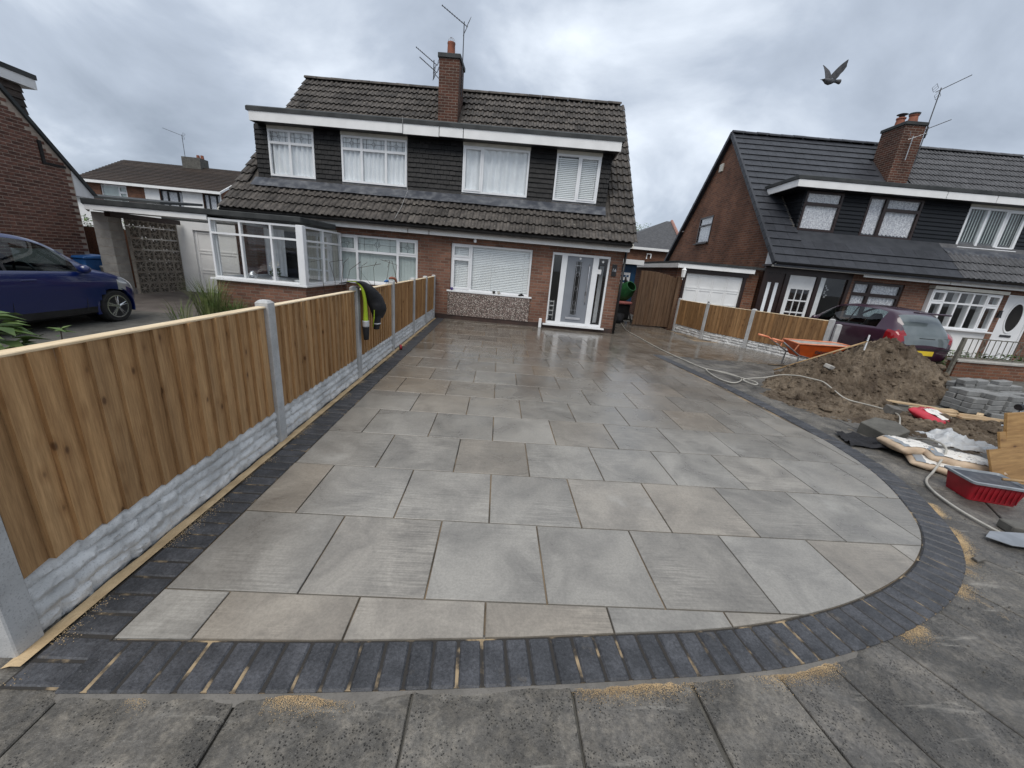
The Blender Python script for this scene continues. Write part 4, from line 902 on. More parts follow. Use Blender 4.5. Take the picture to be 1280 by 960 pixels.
bn = thing('recycling_bin', 'bin with a pale blue lid behind the low screen wall', 'bin', (-11.0, 10.95, -.045))
MB().loft([[(-.24, -.25, 0), (.24, -.25, 0), (.24, .25, 0), (-.24, .25, 0)], [(-.3, -.3, .86), (.3, -.3, .86), (.3, .3, .86), (-.3, .3, .86)]]).obj('body', 'bluebin', bn, bevel=.02)
MB().loft([[(-.33, -.34, .87), (.33, -.34, .87), (.33, .33, .87), (-.33, .33, .87)], [(-.30, -.31, .93), (.30, -.31, .93), (.30, .3, .97), (-.30, .3, .97)]]).obj('lid', 'bluebin', bn, bevel=.015)
bfp = thing('board_fence', 'reddish brown board fence between the brick gable and the carport pier', 'fence', (-13.3, 12.5, -.05))
for k in range(16): MB().box(0, .15, 0, .02, 0, 1.68).obj('board', 'rust', bfp, (k*.155, random.uniform(0, .01), 0))
# ------------------------------------------------------------------ right-hand semi-detached pair
H2 = thing('semi_detached_house', 'brick semis with slate-dark roof, black boarded dormer and brown window frames beyond the right fence', 'house', (8.56, 12.59, -.10), RZ); H2.scale = (1.06, 1.06, 1.06)
V0, V1 = .10, 10.75
fw = MB(); plate(fw, 2.66, V1, 0, 2.40, 0, .25, [(2.74, 4.28, .95, 2.06), (5.02, 7.12, .90, 2.07), (7.42, 8.36, .08, 2.06)]); fw.obj('front_wall', 'brick', H2)
mb = MB(); plate(mb, .0, .24, 0, 2.3, .26, 8.8, []); mb = MB()
# gable: a thick sheet with a window hole, cut to the roof line by building it in steps of polygons
def gsheet(u, t):
    m2 = MB(); W_ = [(.26, 4.62), (4.62, 5.86), (5.86, 8.8)]; top = lambda w: (2.4+(w+.3)) if w < 4.4 else (7.1-(w-4.4))
    def quad(w0, w1, z0, z1=None):
        pts = [(w0, z0), (w1, z0)]
        if z1 is not None: pts += [(w1, z1), (w0, z1)]
        else:
            pts.append((w1, top(w1)-.08))
            if w0 < 4.4 < w1: pts.append((4.4, top(4.4)-.08))
            pts.append((w0, top(w0)-.08))
        m2.prism([(u, a, b) for a, b in pts], (t, 0, 0))
    quad(.26, 4.62, 0); quad(4.62, 5.86, 0, 3.2); quad(4.62, 5.86, 4.26); quad(5.86, 8.8, 0); return m2
gsheet(V0, .24).obj('gable_wall', 'brick2', H2)
gable(V1-.24, .24, 'brick2', H2)
MB().box(V0+.25, V1-.25, 8.6, 8.8, 0, 2.4).obj('back_wall', 'brick2', H2); MB().box(V0+.25, V1-.25, 2.6, 2.7, .03, 2.4).obj('inner_wall', 'room', H2)
MB().box(V0+.25, V1-.25, .27, 8.5, 2.36, 2.46).obj('ceiling', 'room', H2); MB().box(V0+.25, V1-.25, .3, 8.5, -.02, .02).obj('floor_slab', 'dark', H2)
window(H2, (V0-.02, 5.85, 3.21), -pi/2, 1.22, 1.04, [(0, 1, [(0, .68, 0), (.68, 1, 0)])], fm='brownfr', dress=('c', 'lace', .015, .2), sill=.03)
MB().box(V0-.07, V0-.002, 4.72, 4.98, 5.86, 6.14).obj('alarm_box', 'cream', H2, bevel=.01)
MB().box(V0-.1, V0-.002, 7.55, 7.62, 3.85, 3.95).obj('gable_light', 'white', H2)
E2 = (-.42, 2.36); P2 = rad(44.3)
RF2 = deck(H2, V0-.12, 5.42, E2, 4.4, 7.08, 'tile_flat'); RF3 = deck(H2, 5.425, V1+.1, E2, 4.4, 7.08, 'tile_pan')
sk2 = lambda u, w: (u > 1.0 and .35 < w < 2.0) or (4.85 < u < 5.65 and 2.75 < w < 3.75)
tiles(RF2, V0-.12, 5.42, .34, 20, .338, E2, P2, sk2, roll_tile(.34, .40, 0, th=.034), 'tile_flat', 300, .003)
tiles(RF3, 5.43, V1+.1, .30, 20, .338, E2, P2, sk2, roll_tile(.30, .40, 2, .026, .036), 'tile_pan', 300, .003)
ridge(RF2, V0-.12, 5.35, 4.4, 7.07, 'tile_flat'); ridge(RF3, 5.4, V1, 4.4, 7.07, 'tile_pan')
# dry verge caps up both slopes of the gable
vc = MB().box(-.03, .045, 0, .335, -.10, .045).mesh('verge_cap', bevel=.008)
for k in range(20):
    s = k*.338; inst('verge_cap', vc, 'tile_flat', RF2, (V0-.13, E2[0]+s*cos(P2), E2[1]+s*sin(P2)), (P2+.03, 0, 0)); inst('verge_cap', vc, 'tile_flat', RF2, (V0-.13, 9.22-s*cos(P2), E2[1]+s*sin(P2)), (P2+.03, 0, pi)) if k < 20 else 0
# boxed eave triangle at the gable foot
MB().prism([(V0-.02, -.40, 2.32), (V0-.02, .245, 2.32), (V0-.02, .245, 2.86)], (.2, 0, 0)).obj('eaves_box', 'white', H2)
MB().box(V0-.10, 2.7, -.41, -.26, 2.24, 2.33).obj('porch_fascia', 'cream', H2); MB().box(V0-.1, 2.7, -.25, .25, 2.26, 2.3).obj('soffit', 'brownfr', H2)
for a, b in ((2.72, 4.62), (4.63, 5.25), (5.26, V1+.1)): MB().box(a, b-.008, -.30, -.27, 2.17, 2.33).obj('fascia_board', 'white', H2, bevel=.003)
MB().loft([[(V0-.1, -.41+p, 2.37+q) for p, q in gp], [(V1+.1, -.41+p, 2.37+q) for p, q in gp]], closed=False).obj('gutter', 'blackpl', H2, smooth=True)
# dormer
D2 = .74
dm = MB(); plate(dm, 1.0, 9.6, 3.28, 4.60, D2, D2+.15, [(1.03, 2.17, 3.42, 4.56), (2.93, 4.58, 3.38, 4.56), (5.95, 7.74, 3.34, 4.56)])
dm.prism([(1.0, D2+.15, 3.4), (1.0, 2.2, 4.60), (1.0, D2+.15, 4.60)], (.12, 0, 0)); DN = dm.obj('dormer', 'clad2', H2)
MB().box(1.2, 9.6, 1.5, 1.55, 3.2, 4.6).obj('back_panel', 'room', DN)
for a, b in ((.985, 1.03), (2.17, 2.93), (4.58, 5.95), (7.74, 9.6)): boards(DN, a, b, 3.30, 4.56, D2-.004, .115, 'clad2')
for zz in range(11):
    z = 3.32+zz*.115; wz = D2+max(.04, (z-3.34)*.98)
    MB().add([(.998, D2-.02, z), (.976, D2-.02, z), (.976, wz, z), (.998, wz, z), (.998, D2-.02, z+.115), (.992, D2-.02, z+.115), (.992, wz+.115, z+.115), (.998, wz+.115, z+.115)], [(0, 1, 2, 3), (4, 7, 6, 5), (0, 4, 5, 1), (1, 5, 6, 2), (2, 6, 7, 3), (3, 7, 4, 0)]).obj('cheek_board', 'clad2', DN)
MB().prism([(.47, .37, 4.76), (9.7, .37, 4.76), (9.7, 2.35, 4.76), (.47, 2.35, 4.76)], (0, 0, .11)).obj('flat_roof', 'felt', DN, bevel=.01)
for a, b in ((.50, 4.85), (4.86, 6.3), (6.31, 9.7)): MB().box(a, b-.007, .39, .415, 4.565, 4.76).obj('fascia_board', 'white', DN, bevel=.003)
MB().box(.50, .525, .416, 2.2, 4.565, 4.76).obj('side_fascia', 'white', DN); MB().box(.53, 9.7, .42, D2, 4.565, 4.585).obj('soffit', 'blackpl', DN); MB().box(.53, 1.0, D2, 2.1, 4.565, 4.585).obj('soffit', 'blackpl', DN)
window(DN, (1.035, D2-.03, 3.43), 0, 1.13, 1.12, [(0, 1, [(0, .68, 0), (.68, 1, 0)])], fm='brownfr', dress=('c', 'lace', .02, .1), m=.045)
window(DN, (2.94, D2-.03, 3.39), 0, 1.63, 1.16, [(0, .34, [(0, 1, 0)]), (.34, 1, [(0, .70, 0), (.70, 1, 0)])], fm='brownfr', dress=('c', 'lace', .02, .12), m=.045)
window(DN, (5.96, D2-.03, 3.35), 0, 1.77, 1.14, [(0, .34, [(0, 1, 0)]), (.34, .66, [(0, 1, 0)]), (.66, 1, [(0, 1, 1)])], dress=('v', 'blind'), m=.035, sill=.01); MB().box(5.96, 7.73, D2-.03, D2+.05, 4.50, 4.565).obj('head_trim', 'cream', DN)
MB().prism([(1.0, .36, 3.085), (5.42, .36, 3.085), (5.42, D2-.03, 3.40), (1.0, D2-.03, 3.40)], (0, -.012, .012)).obj('slate_sheet', 'felt2', DN)
MB().prism([(5.45, .30, 3.06), (9.6, .30, 3.06), (9.6, D2-.03, 3.36), (5.45, D2-.03, 3.36)], (0, -.012, .012)).obj('lead_apron', 'lead', DN)
lm_ = MB()
for k in range(26): s = k/25; c = Vector((.93, .75+1.35*s, 3.52+1.33*s)); lm_.lathe([(.004, -.03), (.035+.012*sin(k*2.1), 0), (.004, .03)], c, n=6)
lm_.obj('mortar_fillet', 'haunch', RF2)
# chimney with two pots and aerials
C2 = MB().box(4.92, 5.60, 2.80, 3.72, 5.0, 7.26).obj('chimney', 'brickc', H2)
MB().box(4.88, 5.64, 2.76, 3.76, 7.22, 7.32).obj('chimney_cap', 'felt', C2, bevel=.01); MB().box(4.84, 5.68, 2.60, 2.84, 5.34, 5.42).obj('chimney_flashing', 'lead', C2)
for w, hh, top in ((3.5, .34, 1), (3.0, .28, 0)):
    MB().lathe([(.15, 7.31), (.14, 7.36), (.115, 7.31+hh-.05), (.14, 7.31+hh-.04), (.135, 7.31+hh)], (5.25, w, 0), n=14).obj('chimney_pot', 'terra', C2, smooth=40)
    MB().lathe([(.05, 7.31+hh), (.10, 7.31+hh+.08), (.16, 7.31+hh+.10), (.02, 7.31+hh+.15)] if top else [(.15, 7.31+hh-.01), (.16, 7.31+hh+.03), (.02, 7.31+hh+.05)], (5.25, w, 0), n=12).obj('pot_cowl', 'dmetal', C2)
aerial(C2, (5.72, 2.9, 6.1), 2.25, (.75, -.35), .72, .45); aerial(C2, (5.74, 2.88, 6.9), .34, (.8, -.4), .55, .4); aerial(C2, (5.2, 2.70, 6.15), .72, (.7, -.3), .35, .3, mat='metal')
MB().tube([(5.58, 2.85, 6.3), (5.72, 2.9, 6.3)], .012, 5).obj('aerial_bracket', 'dmetal', C2); MB().tube([(5.2, 2.81, 6.2), (5.2, 2.69, 6.2)], .012, 5).obj('aerial_bracket', 'metal', C2)
# porch, doors, windows
PF = MB(); plate(PF, .0, 2.66, .05, 2.24, .0, .08, [(.10, .66, .10, 2.08), (.80, 1.62, .10, 2.06), (1.74, 2.56, .10, 2.06)]); PF = PF.obj('porch_frame', 'brownfr', H2)
d1 = MB(); plate(d1, .10, .66, .10, 2.08, .03, .06, [(.19, .30, .5, 1.8), (.42, .53, .5, 1.8)]); d1 = d1.obj('porch_side_door', 'brownfr', PF)
for a in (.19, .42): MB().box(a, a+.11, .04, .05, .5, 1.8).obj('pane', 'curtain', PF)
d2 = MB(); plate(d2, .82, 1.60, .10, 2.06, .03, .065, [(.94+.2*i, 1.12+.2*i, .62+.36*j, .94+.36*j) for i in range(3) for j in range(4 - 1)]); d2.obj('glazed_door', 'white', PF)
MB().box(.93, 1.54, .045, .05, .6, 1.72).obj('pane', 'glass', PF); MB().box(1.74, 2.56, .04, .046, .1, 2.06).obj('pane', 'glass', PF)
MB().box(1.75, 1.92, .05, .09, .1, 2.06).obj('door_edge', 'white', PF); MB().box(0.02, 2.6, 1.3, 1.36, .0, 2.2).obj('porch_back', 'brick', PF)
sheet_curtain(.45, 1.3, .02, .1, .9).obj('porch_net', 'lace', PF, (2.1, 0, .3), smooth=True)
hh = MB()
for k in range(7): hh.lathe([(.003, -.03), (.032, 0), (.003, .03)], (2.2+.05*sin(k*1.9), .3, 1.5+k*.055), n=7)
hh.obj('hanging_ornament', 'white', PF)
window(H2, (2.75, .03, .96), 0, 1.52, 1.09, [(0, .36, [(0, .66, 0), (.66, 1, 0)]), (.36, 1, [(0, .66, 0), (.66, 1, 0)])], fm='brownfr', dress=('c', 'lace', .02, .11), m=.05)
bw_ = window(H2, (5.03, -.12, .91), 0, 2.08, 1.10, [(0, .20, [(0, .68, 1), (.68, 1, 1)])]+[(.2*k, .2*k+.2, [(0, .68, 0), (.68, 1, 0)]) for k in (1, 2, 3)]+[(.8, 1, [(0, .68, 1), (.68, 1, 1)])], m=.025, sill=.10, dep=.16, name='bow_window')
MB().box(4.98, 7.18, -.2, .0, 2.03, 2.12).obj('bow_head', 'cream', H2); MB().box(5.03, 7.11, -.1, -.001, .02, .86).obj('bow_base', 'white', H2)
wdh = MB(); plate(wdh, 7.43, 8.35, .09, 2.05, .02, .10, [(7.48, 8.30, .11, 2.0)]); wdh.obj('door_frame', 'upvc', H2)
wdo = MB().box(7.48, 8.30, .05, .09, .11, 2.0).obj('front_door', 'upvc', H2); wdo['label'] = 'white front door with oval dark glass'
MB().lathe([(.001, .035), (1, .035), (1, .05)], n=28, ax='y').xf(Matrix.Translation((7.89, 0, 1.38)) @ Matrix.Diagonal((.20, 1, .42, 1))).obj('oval_glass', 'dark', wdo, smooth=30)
MB().loft([[(7.89+.22*r*cos(a), .03+.02*q, 1.38+.45*r*sin(a)) for r, q in ((1.06, 0), (1.06, 1), (.94, 1), (.94, 0))] for a in [2*pi*k/28 for k in range(29)]]).obj('oval_frame', 'upvc', wdo)
MB().box(7.72, 8.06, .03, .05, .78, .85).obj('letter_plate', 'dmetal', wdo, bevel=.005)
for x in (7.55, 7.80, 8.05): MB().box(x, x+.18, .04, .05, .2, .68).obj('door_panel', 'upvc', wdo)
MB().lathe([(.06, 0), (.05, .05), (.04, .2), (.06, .22)], (7.28, -.09, 1.35), n=10).obj('wall_lamp', 'blackpl', H2, smooth=40)
# garage beside it, its boundary wall running back at an angle
GA = thing('garage', 'flat roofed garage with white fascia and white panelled door right of the wooden gate', 'garage', (8.56, 12.59, -.10), RZ); GA.scale = (1.06,)*3
LB0, LB1 = (-2.62, .22), (-3.95, 7.0)
MB().prism([(-2.62, -.02, 2.12), (-.02, -.02, 2.12), (-.02, 7.4, 2.12), (-2.72, 7.4, 2.12)], (0, 0, .07)).obj('flat_roof', 'felt', GA)
MB().box(-2.60, -.28, -.0, .03, 1.985, 2.118).obj('fascia_board', 'white', GA, bevel=.003)
MB().prism([(-2.63, .0, 1.985), (-2.605, .0, 1.985), (-2.695, 7.4, 1.985), (-2.72, 7.4, 1.985)], (0, 0, .133)).obj('fascia_board', 'white', GA)
MB().prism([(-2.55, .2, 0), (-2.30, .2, 0), (-2.30, .45, 0), (-2.40, 7.3, 0), (-2.62, 7.3, 0)], (0, 0, 2.1)).obj('side_wall', 'brick2', GA)
MB().box(-.42, -.05, .15, .45, 0, 2.1).obj('pier', 'brick2', GA); MB().box(-2.34, -.36, .14, .2, 1.86, 1.985).obj('lintel', 'brownfr', GA)
for a in (-2.335, -.48): MB().box(a, a+.08, .15, .22, 0, 1.86).obj('door_post', 'brownfr', GA)
gdo = MB().box(-2.25, -.485, .22, .26, .02, 1.855).obj('garage_door', 'white', GA)
for i in range(4):
    for j in range(4):
        x = -2.22+i*.435; z = .06+j*.45; q = MB(); plate(q, x, x+.41, z, z+.42, .207, .221, [(x+.035, x+.375, z+.035, z+.385)]); q.obj('door_panel', 'white', gdo)
MB().lathe([(.02, .17), (.03, .21)], (-1.37, 0, 1.02), 'y', 8).obj('door_handle', 'blackpl', gdo)
MB().box(-2.2, -.5, 5, 5.1, 0, 2.1).obj('back_wall', 'brick2', GA)
wl = thing('wall_lantern', 'white lantern fixed to the garage corner beside the wooden gate', 'lamp', (5.93, 12.62, 1.70))
MB().lathe([(.035, 0), (.06, .02), (.075, .22), (.085, .23), (.03, .30), (.012, .34)], n=6).obj('lantern_body', 'white', wl); MB().lathe([(.058, .04), (.068, .19)], n=6).obj('lantern_glass', 'glass', wl); MB().tube([(0, 0, .0), (0, .0, -.06), (.03, .08, -.06)], .012, 5).obj('bracket', 'white', wl)
# ------------------------------------------------------------------ neighbouring brick house on the left
GX, EY, SL = -11.0, 11.62, 1.21
LBH = thing('brick_house', 'dark red brick gable end with black verge and white eaves box behind the blue car', 'house', (GX, 0, 0))
ztop = lambda y: 2.46+SL*(EY-y)
wl_ = MB(); wl_.prism([(-.003, 11.12, 0), (-.003, 11.12, ztop(11.12)-.12), (-.003, 7.2, ztop(7.2)-.12), (-.003, 3.0, 2.4), (-.003, 3.0, 0)], (-.22, 0, 0)); wl_.obj('gable_wall', 'mortar', LBH)
bk = MB().box(-.02, .004, 0, .212, 0, .061).mesh('brick', bevel=.002); bh = MB().box(-.02, .004, 0, .102, 0, .064).mesh('brick', bevel=.003); nb = 0
for r in range(int(4.9/.0745)):
    z = .55+r*.0745
    for c in range(16):
        y = 11.115-.225*(c+1)+(.1125 if r % 2 else 0)
        if y+.214 > 11.118: continue
        if z+.075 > ztop(y+.21)-.14 or y < 8.6: continue
        pass
        if y < 9.6-(z-1.0)*.0 or nb >= 300: continue
        if z < 1.05 and y < 10.3: continue
        inst('brick', bk, 'brickobj', LBH, (random.uniform(-.002, .002), y, z)); nb += 1
    if r % 2 == 0 and nb < 300 and z+.075 < ztop(11.11)-.14: pass
ob = MB()
for r in range(int(6.4/.0745)):
    z = .55+r*.0745
    for c in range(26):
        y = 11.115-.225*(c+1)+(.1125 if r % 2 else 0)
        if y+.214 > 11.118 or z+.075 > ztop(y+.21)-.14: continue
        if not (y < 9.6 or (z < 1.05 and y < 10.3)): continue
        ob.box(-.02, .003+random.uniform(-.002, .002), y, y+.212, z, z+.061)
stuff(ob.obj('brickwork', 'brickobj', LBH))
MB().prism([(-.3, EY+.02, 2.42), (-.3, 7.2, ztop(7.2)), (-.3, 7.2, ztop(7.2)-.12), (-.3, EY-.08, 2.42)], (.36, 0, 0)).obj('verge_board', 'felt', LBH)
MB().prism([(-9, EY, 2.46), (-9, 7.2, ztop(7.2)), (-9, 2.9, 2.5), (-9, 2.9, 2.4), (-9, 7.2, ztop(7.2)-.1), (-9, EY, 2.36)], (8.72, 0, 0)).obj('roof', 'tile_brown', LBH)
MB().prism([(-.2, EY-.06, 2.35), (-.2, 11.125, 2.35), (-.2, 11.125, ztop(11.125)-.13), (-.2, EY-.06, ztop(EY-.06)-.06)], (.21, 0, 0)).obj('eaves_box', 'white', LBH)
MB().box(-9, -.24, 10.95, 11.1, 0, 2.4).obj('front_wall', 'brick2', LBH)
DL = MB().box(-6, -1.0, 8.2, 11.38, 2.6, 4.75).obj('dormer', 'tile_brown', LBH)
for k in range(12):
    z = 2.9+k*.155; MB().add([(-1.0, 8.2, z), (-.965, 8.2, z), (-.965, 11.41, z), (-1.0, 11.38, z), (-1.0, 8.2, z+.155), (-.99, 8.2, z+.155), (-.99, 11.39, z+.155), (-1.0, 11.38, z+.155)], [(0, 1, 2, 3), (4, 7, 6, 5), (0, 4, 5, 1), (1, 5, 6, 2), (2, 6, 7, 3), (3, 7, 4, 0)]).obj('cheek_tile', 'tile_brown', DL)
MB().box(-6, -.88, 8, 11.66, 4.765, 4.98).obj('fascia', 'white', DL); MB().box(-6.03, -.86, 7.97, 11.69, 4.982, 5.09).obj('flat_roof', 'felt', DL)
MB().box(.005, .03, 10.50, 10.57, 2.95, 3.45).obj('flue_pipe', 'blackpl', LBH); MB().box(.005, .03, 10.57, 11.0, 2.95, 3.0).obj('flue_pipe', 'blackpl', LBH)
MB().box(.004, .02, 9.4, 10.45, .3, 1.02).obj('rendered_base', 'block', LBH)
# ------------------------------------------------------------------ house in the row behind, left
FH = thing('terraced_house', 'distant brown-roofed house with white panels and dark windows behind the carport', 'house', (0, 30, 0), 0)
FH.rotation_euler = (0, 0, 0)
f1 = MB(); plate(f1, -29.2, -19.9, 0, 4.72, 0, .3, [(-27.95, -26.2, 3.3, 4.55), (-24.0, -22.5, 3.3, 4.55), (-21.1, -20.0+.05, 3.3, 4.55)]); f1.obj('front_wall', 'brick2', FH)
for a, b in ((-25.0, -24.02), (-22.48, -21.12)): MB().box(a, b, -.03, -.004, 3.0, 4.7).obj('white_panel', 'white', FH)
MB().box(-20.0+.06, -19.86, -.05, -.004, 2.6, 4.7).obj('white_panel', 'white', FH)
window(FH, (-27.93, .06, 3.32), 0, 1.70, 1.20, [(0, .68, [(0, 1, 0)]), (.68, 1, [(0, .66, 1), (.66, 1, 1)])], dress=('v', 'blind'))
for a, b in ((-23.98, 1.46), (-21.08, 1.10)): window(FH, (a, .06, 3.32), 0, b, 1.20, [(0, .3, [(0, 1, 0)]), (.3, .8, [(0, 1, 1)]), (.8, 1, [(0, 1, 0)])], fm='blackpl', dress=('c', 'lace', .02, .5))
MB().prism([(-19.9, .3, 0), (-19.9, 7.4, 0), (-19.9, 7.4, 4.7), (-19.9, 3.85, 6.7), (-19.9, .3, 4.75)], (-.2, 0, 0)).obj('gable_wall', 'brick2', FH)
MB().box(-29.2, -19.95, 7.2, 7.4, 0, 4.7).obj('back_wall', 'brick2', FH); MB().box(-29, -20.2, 3, 3.1, 0, 4.7).obj('inner_wall', 'dark', FH)
fr_ = MB(); u0, u1 = -29.4, -19.65
for k in range(16):
    w, z = -.35+k*.262, 4.72+k*.128; fr_.prism([(u0, w, z+.035), (u0, w+.29, z+.125), (u0, w+.29, z+.05), (u0, w, z-.05)], (u1-u0, 0, 0))
fr_.prism([(u0, 3.85, 6.78), (u0, 8.0, 4.7), (u0, 8.0, 4.6), (u0, 3.85, 6.68)], (u1-u0, 0, 0)); fr_.obj('roof', 'tile_brown', FH)
MB().prism([(-19.66, -.4, 4.58), (-19.66, 3.84, 6.62), (-19.66, 3.84, 6.78), (-19.66, -.4, 4.72)], (.06, 0, 0)).obj('barge_board', 'white', FH); MB().prism([(-19.66, 8.05, 4.58), (-19.66, 3.86, 6.62), (-19.66, 3.86, 6.78), (-19.66, 8.05, 4.72)], (.06, 0, 0)).obj('barge_board', 'white', FH)
MB().box(-29.4, -19.6, -.42, -.36, 4.55, 4.72).obj('fascia', 'white', FH)
fc = MB().box(-24.7, -23.35, 3.4, 4.3, 6.2, 7.35).obj('chimney', 'stone', FH); 
for k in range(2): MB().lathe([(.12, 7.35), (.1, 7.6)], (-23.75+.3*k-.0, 3.85, 0), n=8).obj('chimney_pot', 'terra', fc)
aerial(fc, (-24.4, 3.4, 7.3), 1.5, (-.9, -.2), 1.2, .25, r=.014)
# ------------------------------------------------------------------ house behind, right of the main house
MH = thing('hipped_house', 'brick house with grey hipped roof and pink ridge tiles seen over the gate', 'house', (0, 30, 0))
mw = MB(); plate(mw, 8.2, 13.4, 0, 3.75, 0, .3, [(12.95, 13.3, 2.5, 3.5)]); mw.obj('front_wall', 'brick2', MH); MB().box(8.2, 8.5, .31, 6, 0, 3.75).obj('side_wall', 'brick2', MH); MB().box(13.1, 13.4, .31, 6, 0, 3.75).obj('side_wall', 'brick2', MH)
MB().add([(7.9, -.3, 3.72), (13.7, -.3, 3.72), (13.7, 6.3, 3.72), (7.9, 6.3, 3.72), (13.2, 3, 6.1), (13.6, 3, 6.1)], [(0, 1, 5, 4), (1, 2, 5), (2, 3, 4, 5), (3, 0, 4), (0, 3, 2, 1)]).obj('roof', 'tile_pan', MH)
MB().tube([(13.72, -.33, 3.75), (13.62, 3, 6.15)], .11, 6).obj('hip_ridge', 'ridgepink', MH)
MB().box(7.9, 13.7, -.36, -.3, 3.55, 3.72).obj('gutter', 'white', MH)
window(MH, (12.96, -.02, 2.52), 0, .33, .96, [(0, 1, [(0, 1, 0)])])
MB().tube([(10.95, -.15, 2.95), (10.95, -.15, 3.3), (11.25, -.15, 3.3), (11.25, -.15, 3.0)], .05, 6).obj('wall_bracket', 'white', MH)
# ------------------------------------------------------------------ gate and passage beside the house
GT = thing('wooden_gate', 'tall arched brown wooden gate with stained lower boards beside the passage', 'gate', (4.62, 12.85, .015), .0)
for k in range(10):
    x = k*.122; hgt = 1.80-.15*((k-1.5)/8)**2*1.0; MB().box(x+.003, x+.119, -.012, .012, .03, hgt).obj('board', 'gatew', GT, bevel=.004)
for z in (.25, .95, 1.5): MB().box(0, 1.22, .013, .05, z-.05, z+.05).obj('rail', 'gatew', GT)
tag(MB().box(-.05, .05, -.05, .05, 0, 1.72).obj('gate_post', 'gatew', None, (5.90, 12.80, 0), bevel=.006), 'square wooden post the tall gate closes against', 'gate post')
SG = thing('site_container', 'blue panel unit with a white sign standing in the passage', 'site unit', (4.0, 15.2, 0), -.05)
MB().box(-.9, 1.25, 0, .9, 0, 2.02).obj('body', 'bluep', SG, bevel=.02); 
for k in range(8): MB().box(-.85+k*.27, -.72+k*.27, -.02, -.002, .1, 1.9).obj('rib', 'bluep', SG)
sgn = MB().box(.50, 1.03, -.045, -.022, 1.28, 1.72).obj('sign', 'white', SG)
for k, (a, b, z) in enumerate(((.54, .64, 1.6), (.66, .74, 1.6), (.76, .86, 1.6), (.89, .98, 1.6), (.54, .72, 1.40), (.76, .98, 1.40))): MB().box(a, b, -.05, -.046, z-.045, z+.03).obj('sign_mark', 'bluep', sgn)
MB().box(-.9, 1.4, -.3, 1.0, 2.03, 2.2).obj('roof', 'white', SG)
CM = thing('cement_mixer', 'cement mixer with green drum tipped down over a faded red motor cover in the passage', 'cement mixer', (4.47, 13.75, 0.015), .2)
dr_ = MB().lathe([(.05, -.32), (.22, -.30), (.30, -.12), (.30, .08), (.19, .36), (.17, .36), (.27, .06)], n=18); dr_.xf(Matrix.Translation((.02, 0, 1.05)) @ Matrix.Rotation(.25, 4, 'Y') @ Matrix.Rotation(.9, 4, 'X')); dr_.obj('drum', 'green', CM, smooth=40)
MB().tube([(-.02, -.06, 1.2), (-.1, -.1, 1.55)], [.07, .03], 8).obj('tilt_lever', 'blackpl', CM, smooth=True)
MB().box(-.28, .24, -.28, .2, .62, .72).obj('motor_cover', 'pinkred', CM, bevel=.03)
for s in (-1, 1): MB().tube([(s*.3, -.3, 0), (s*.2, 0, .62), (s*.3, .35, 0)], .03, 6).obj('stand', 'blackpl', CM); 
MB().box(-.25, .22, -.2, .18, .12, .61).obj('motor_box', 'blackpl', CM, bevel=.02)
for s in (-1, 1): MB().lathe([(.05, -.03), (.12, -.03), (.13, 0), (.12, .03), (.05, .03)], (s*.32, .33, .13), 'x', 14).obj('wheel', 'tyre', CM)
tag(MB().loft([[(.22*cos(a)*(1+.25*sin(3*a)), .2*sin(a), z) for a in [2*pi*k/14 for k in range(14)]] for z in (0, .12, .3)]).obj('rubble_sack', 'blackcloth', None, (4.25, 13.35, .015), smooth=True), 'black sack slumped at the foot of the mixer in the passage', 'sack')
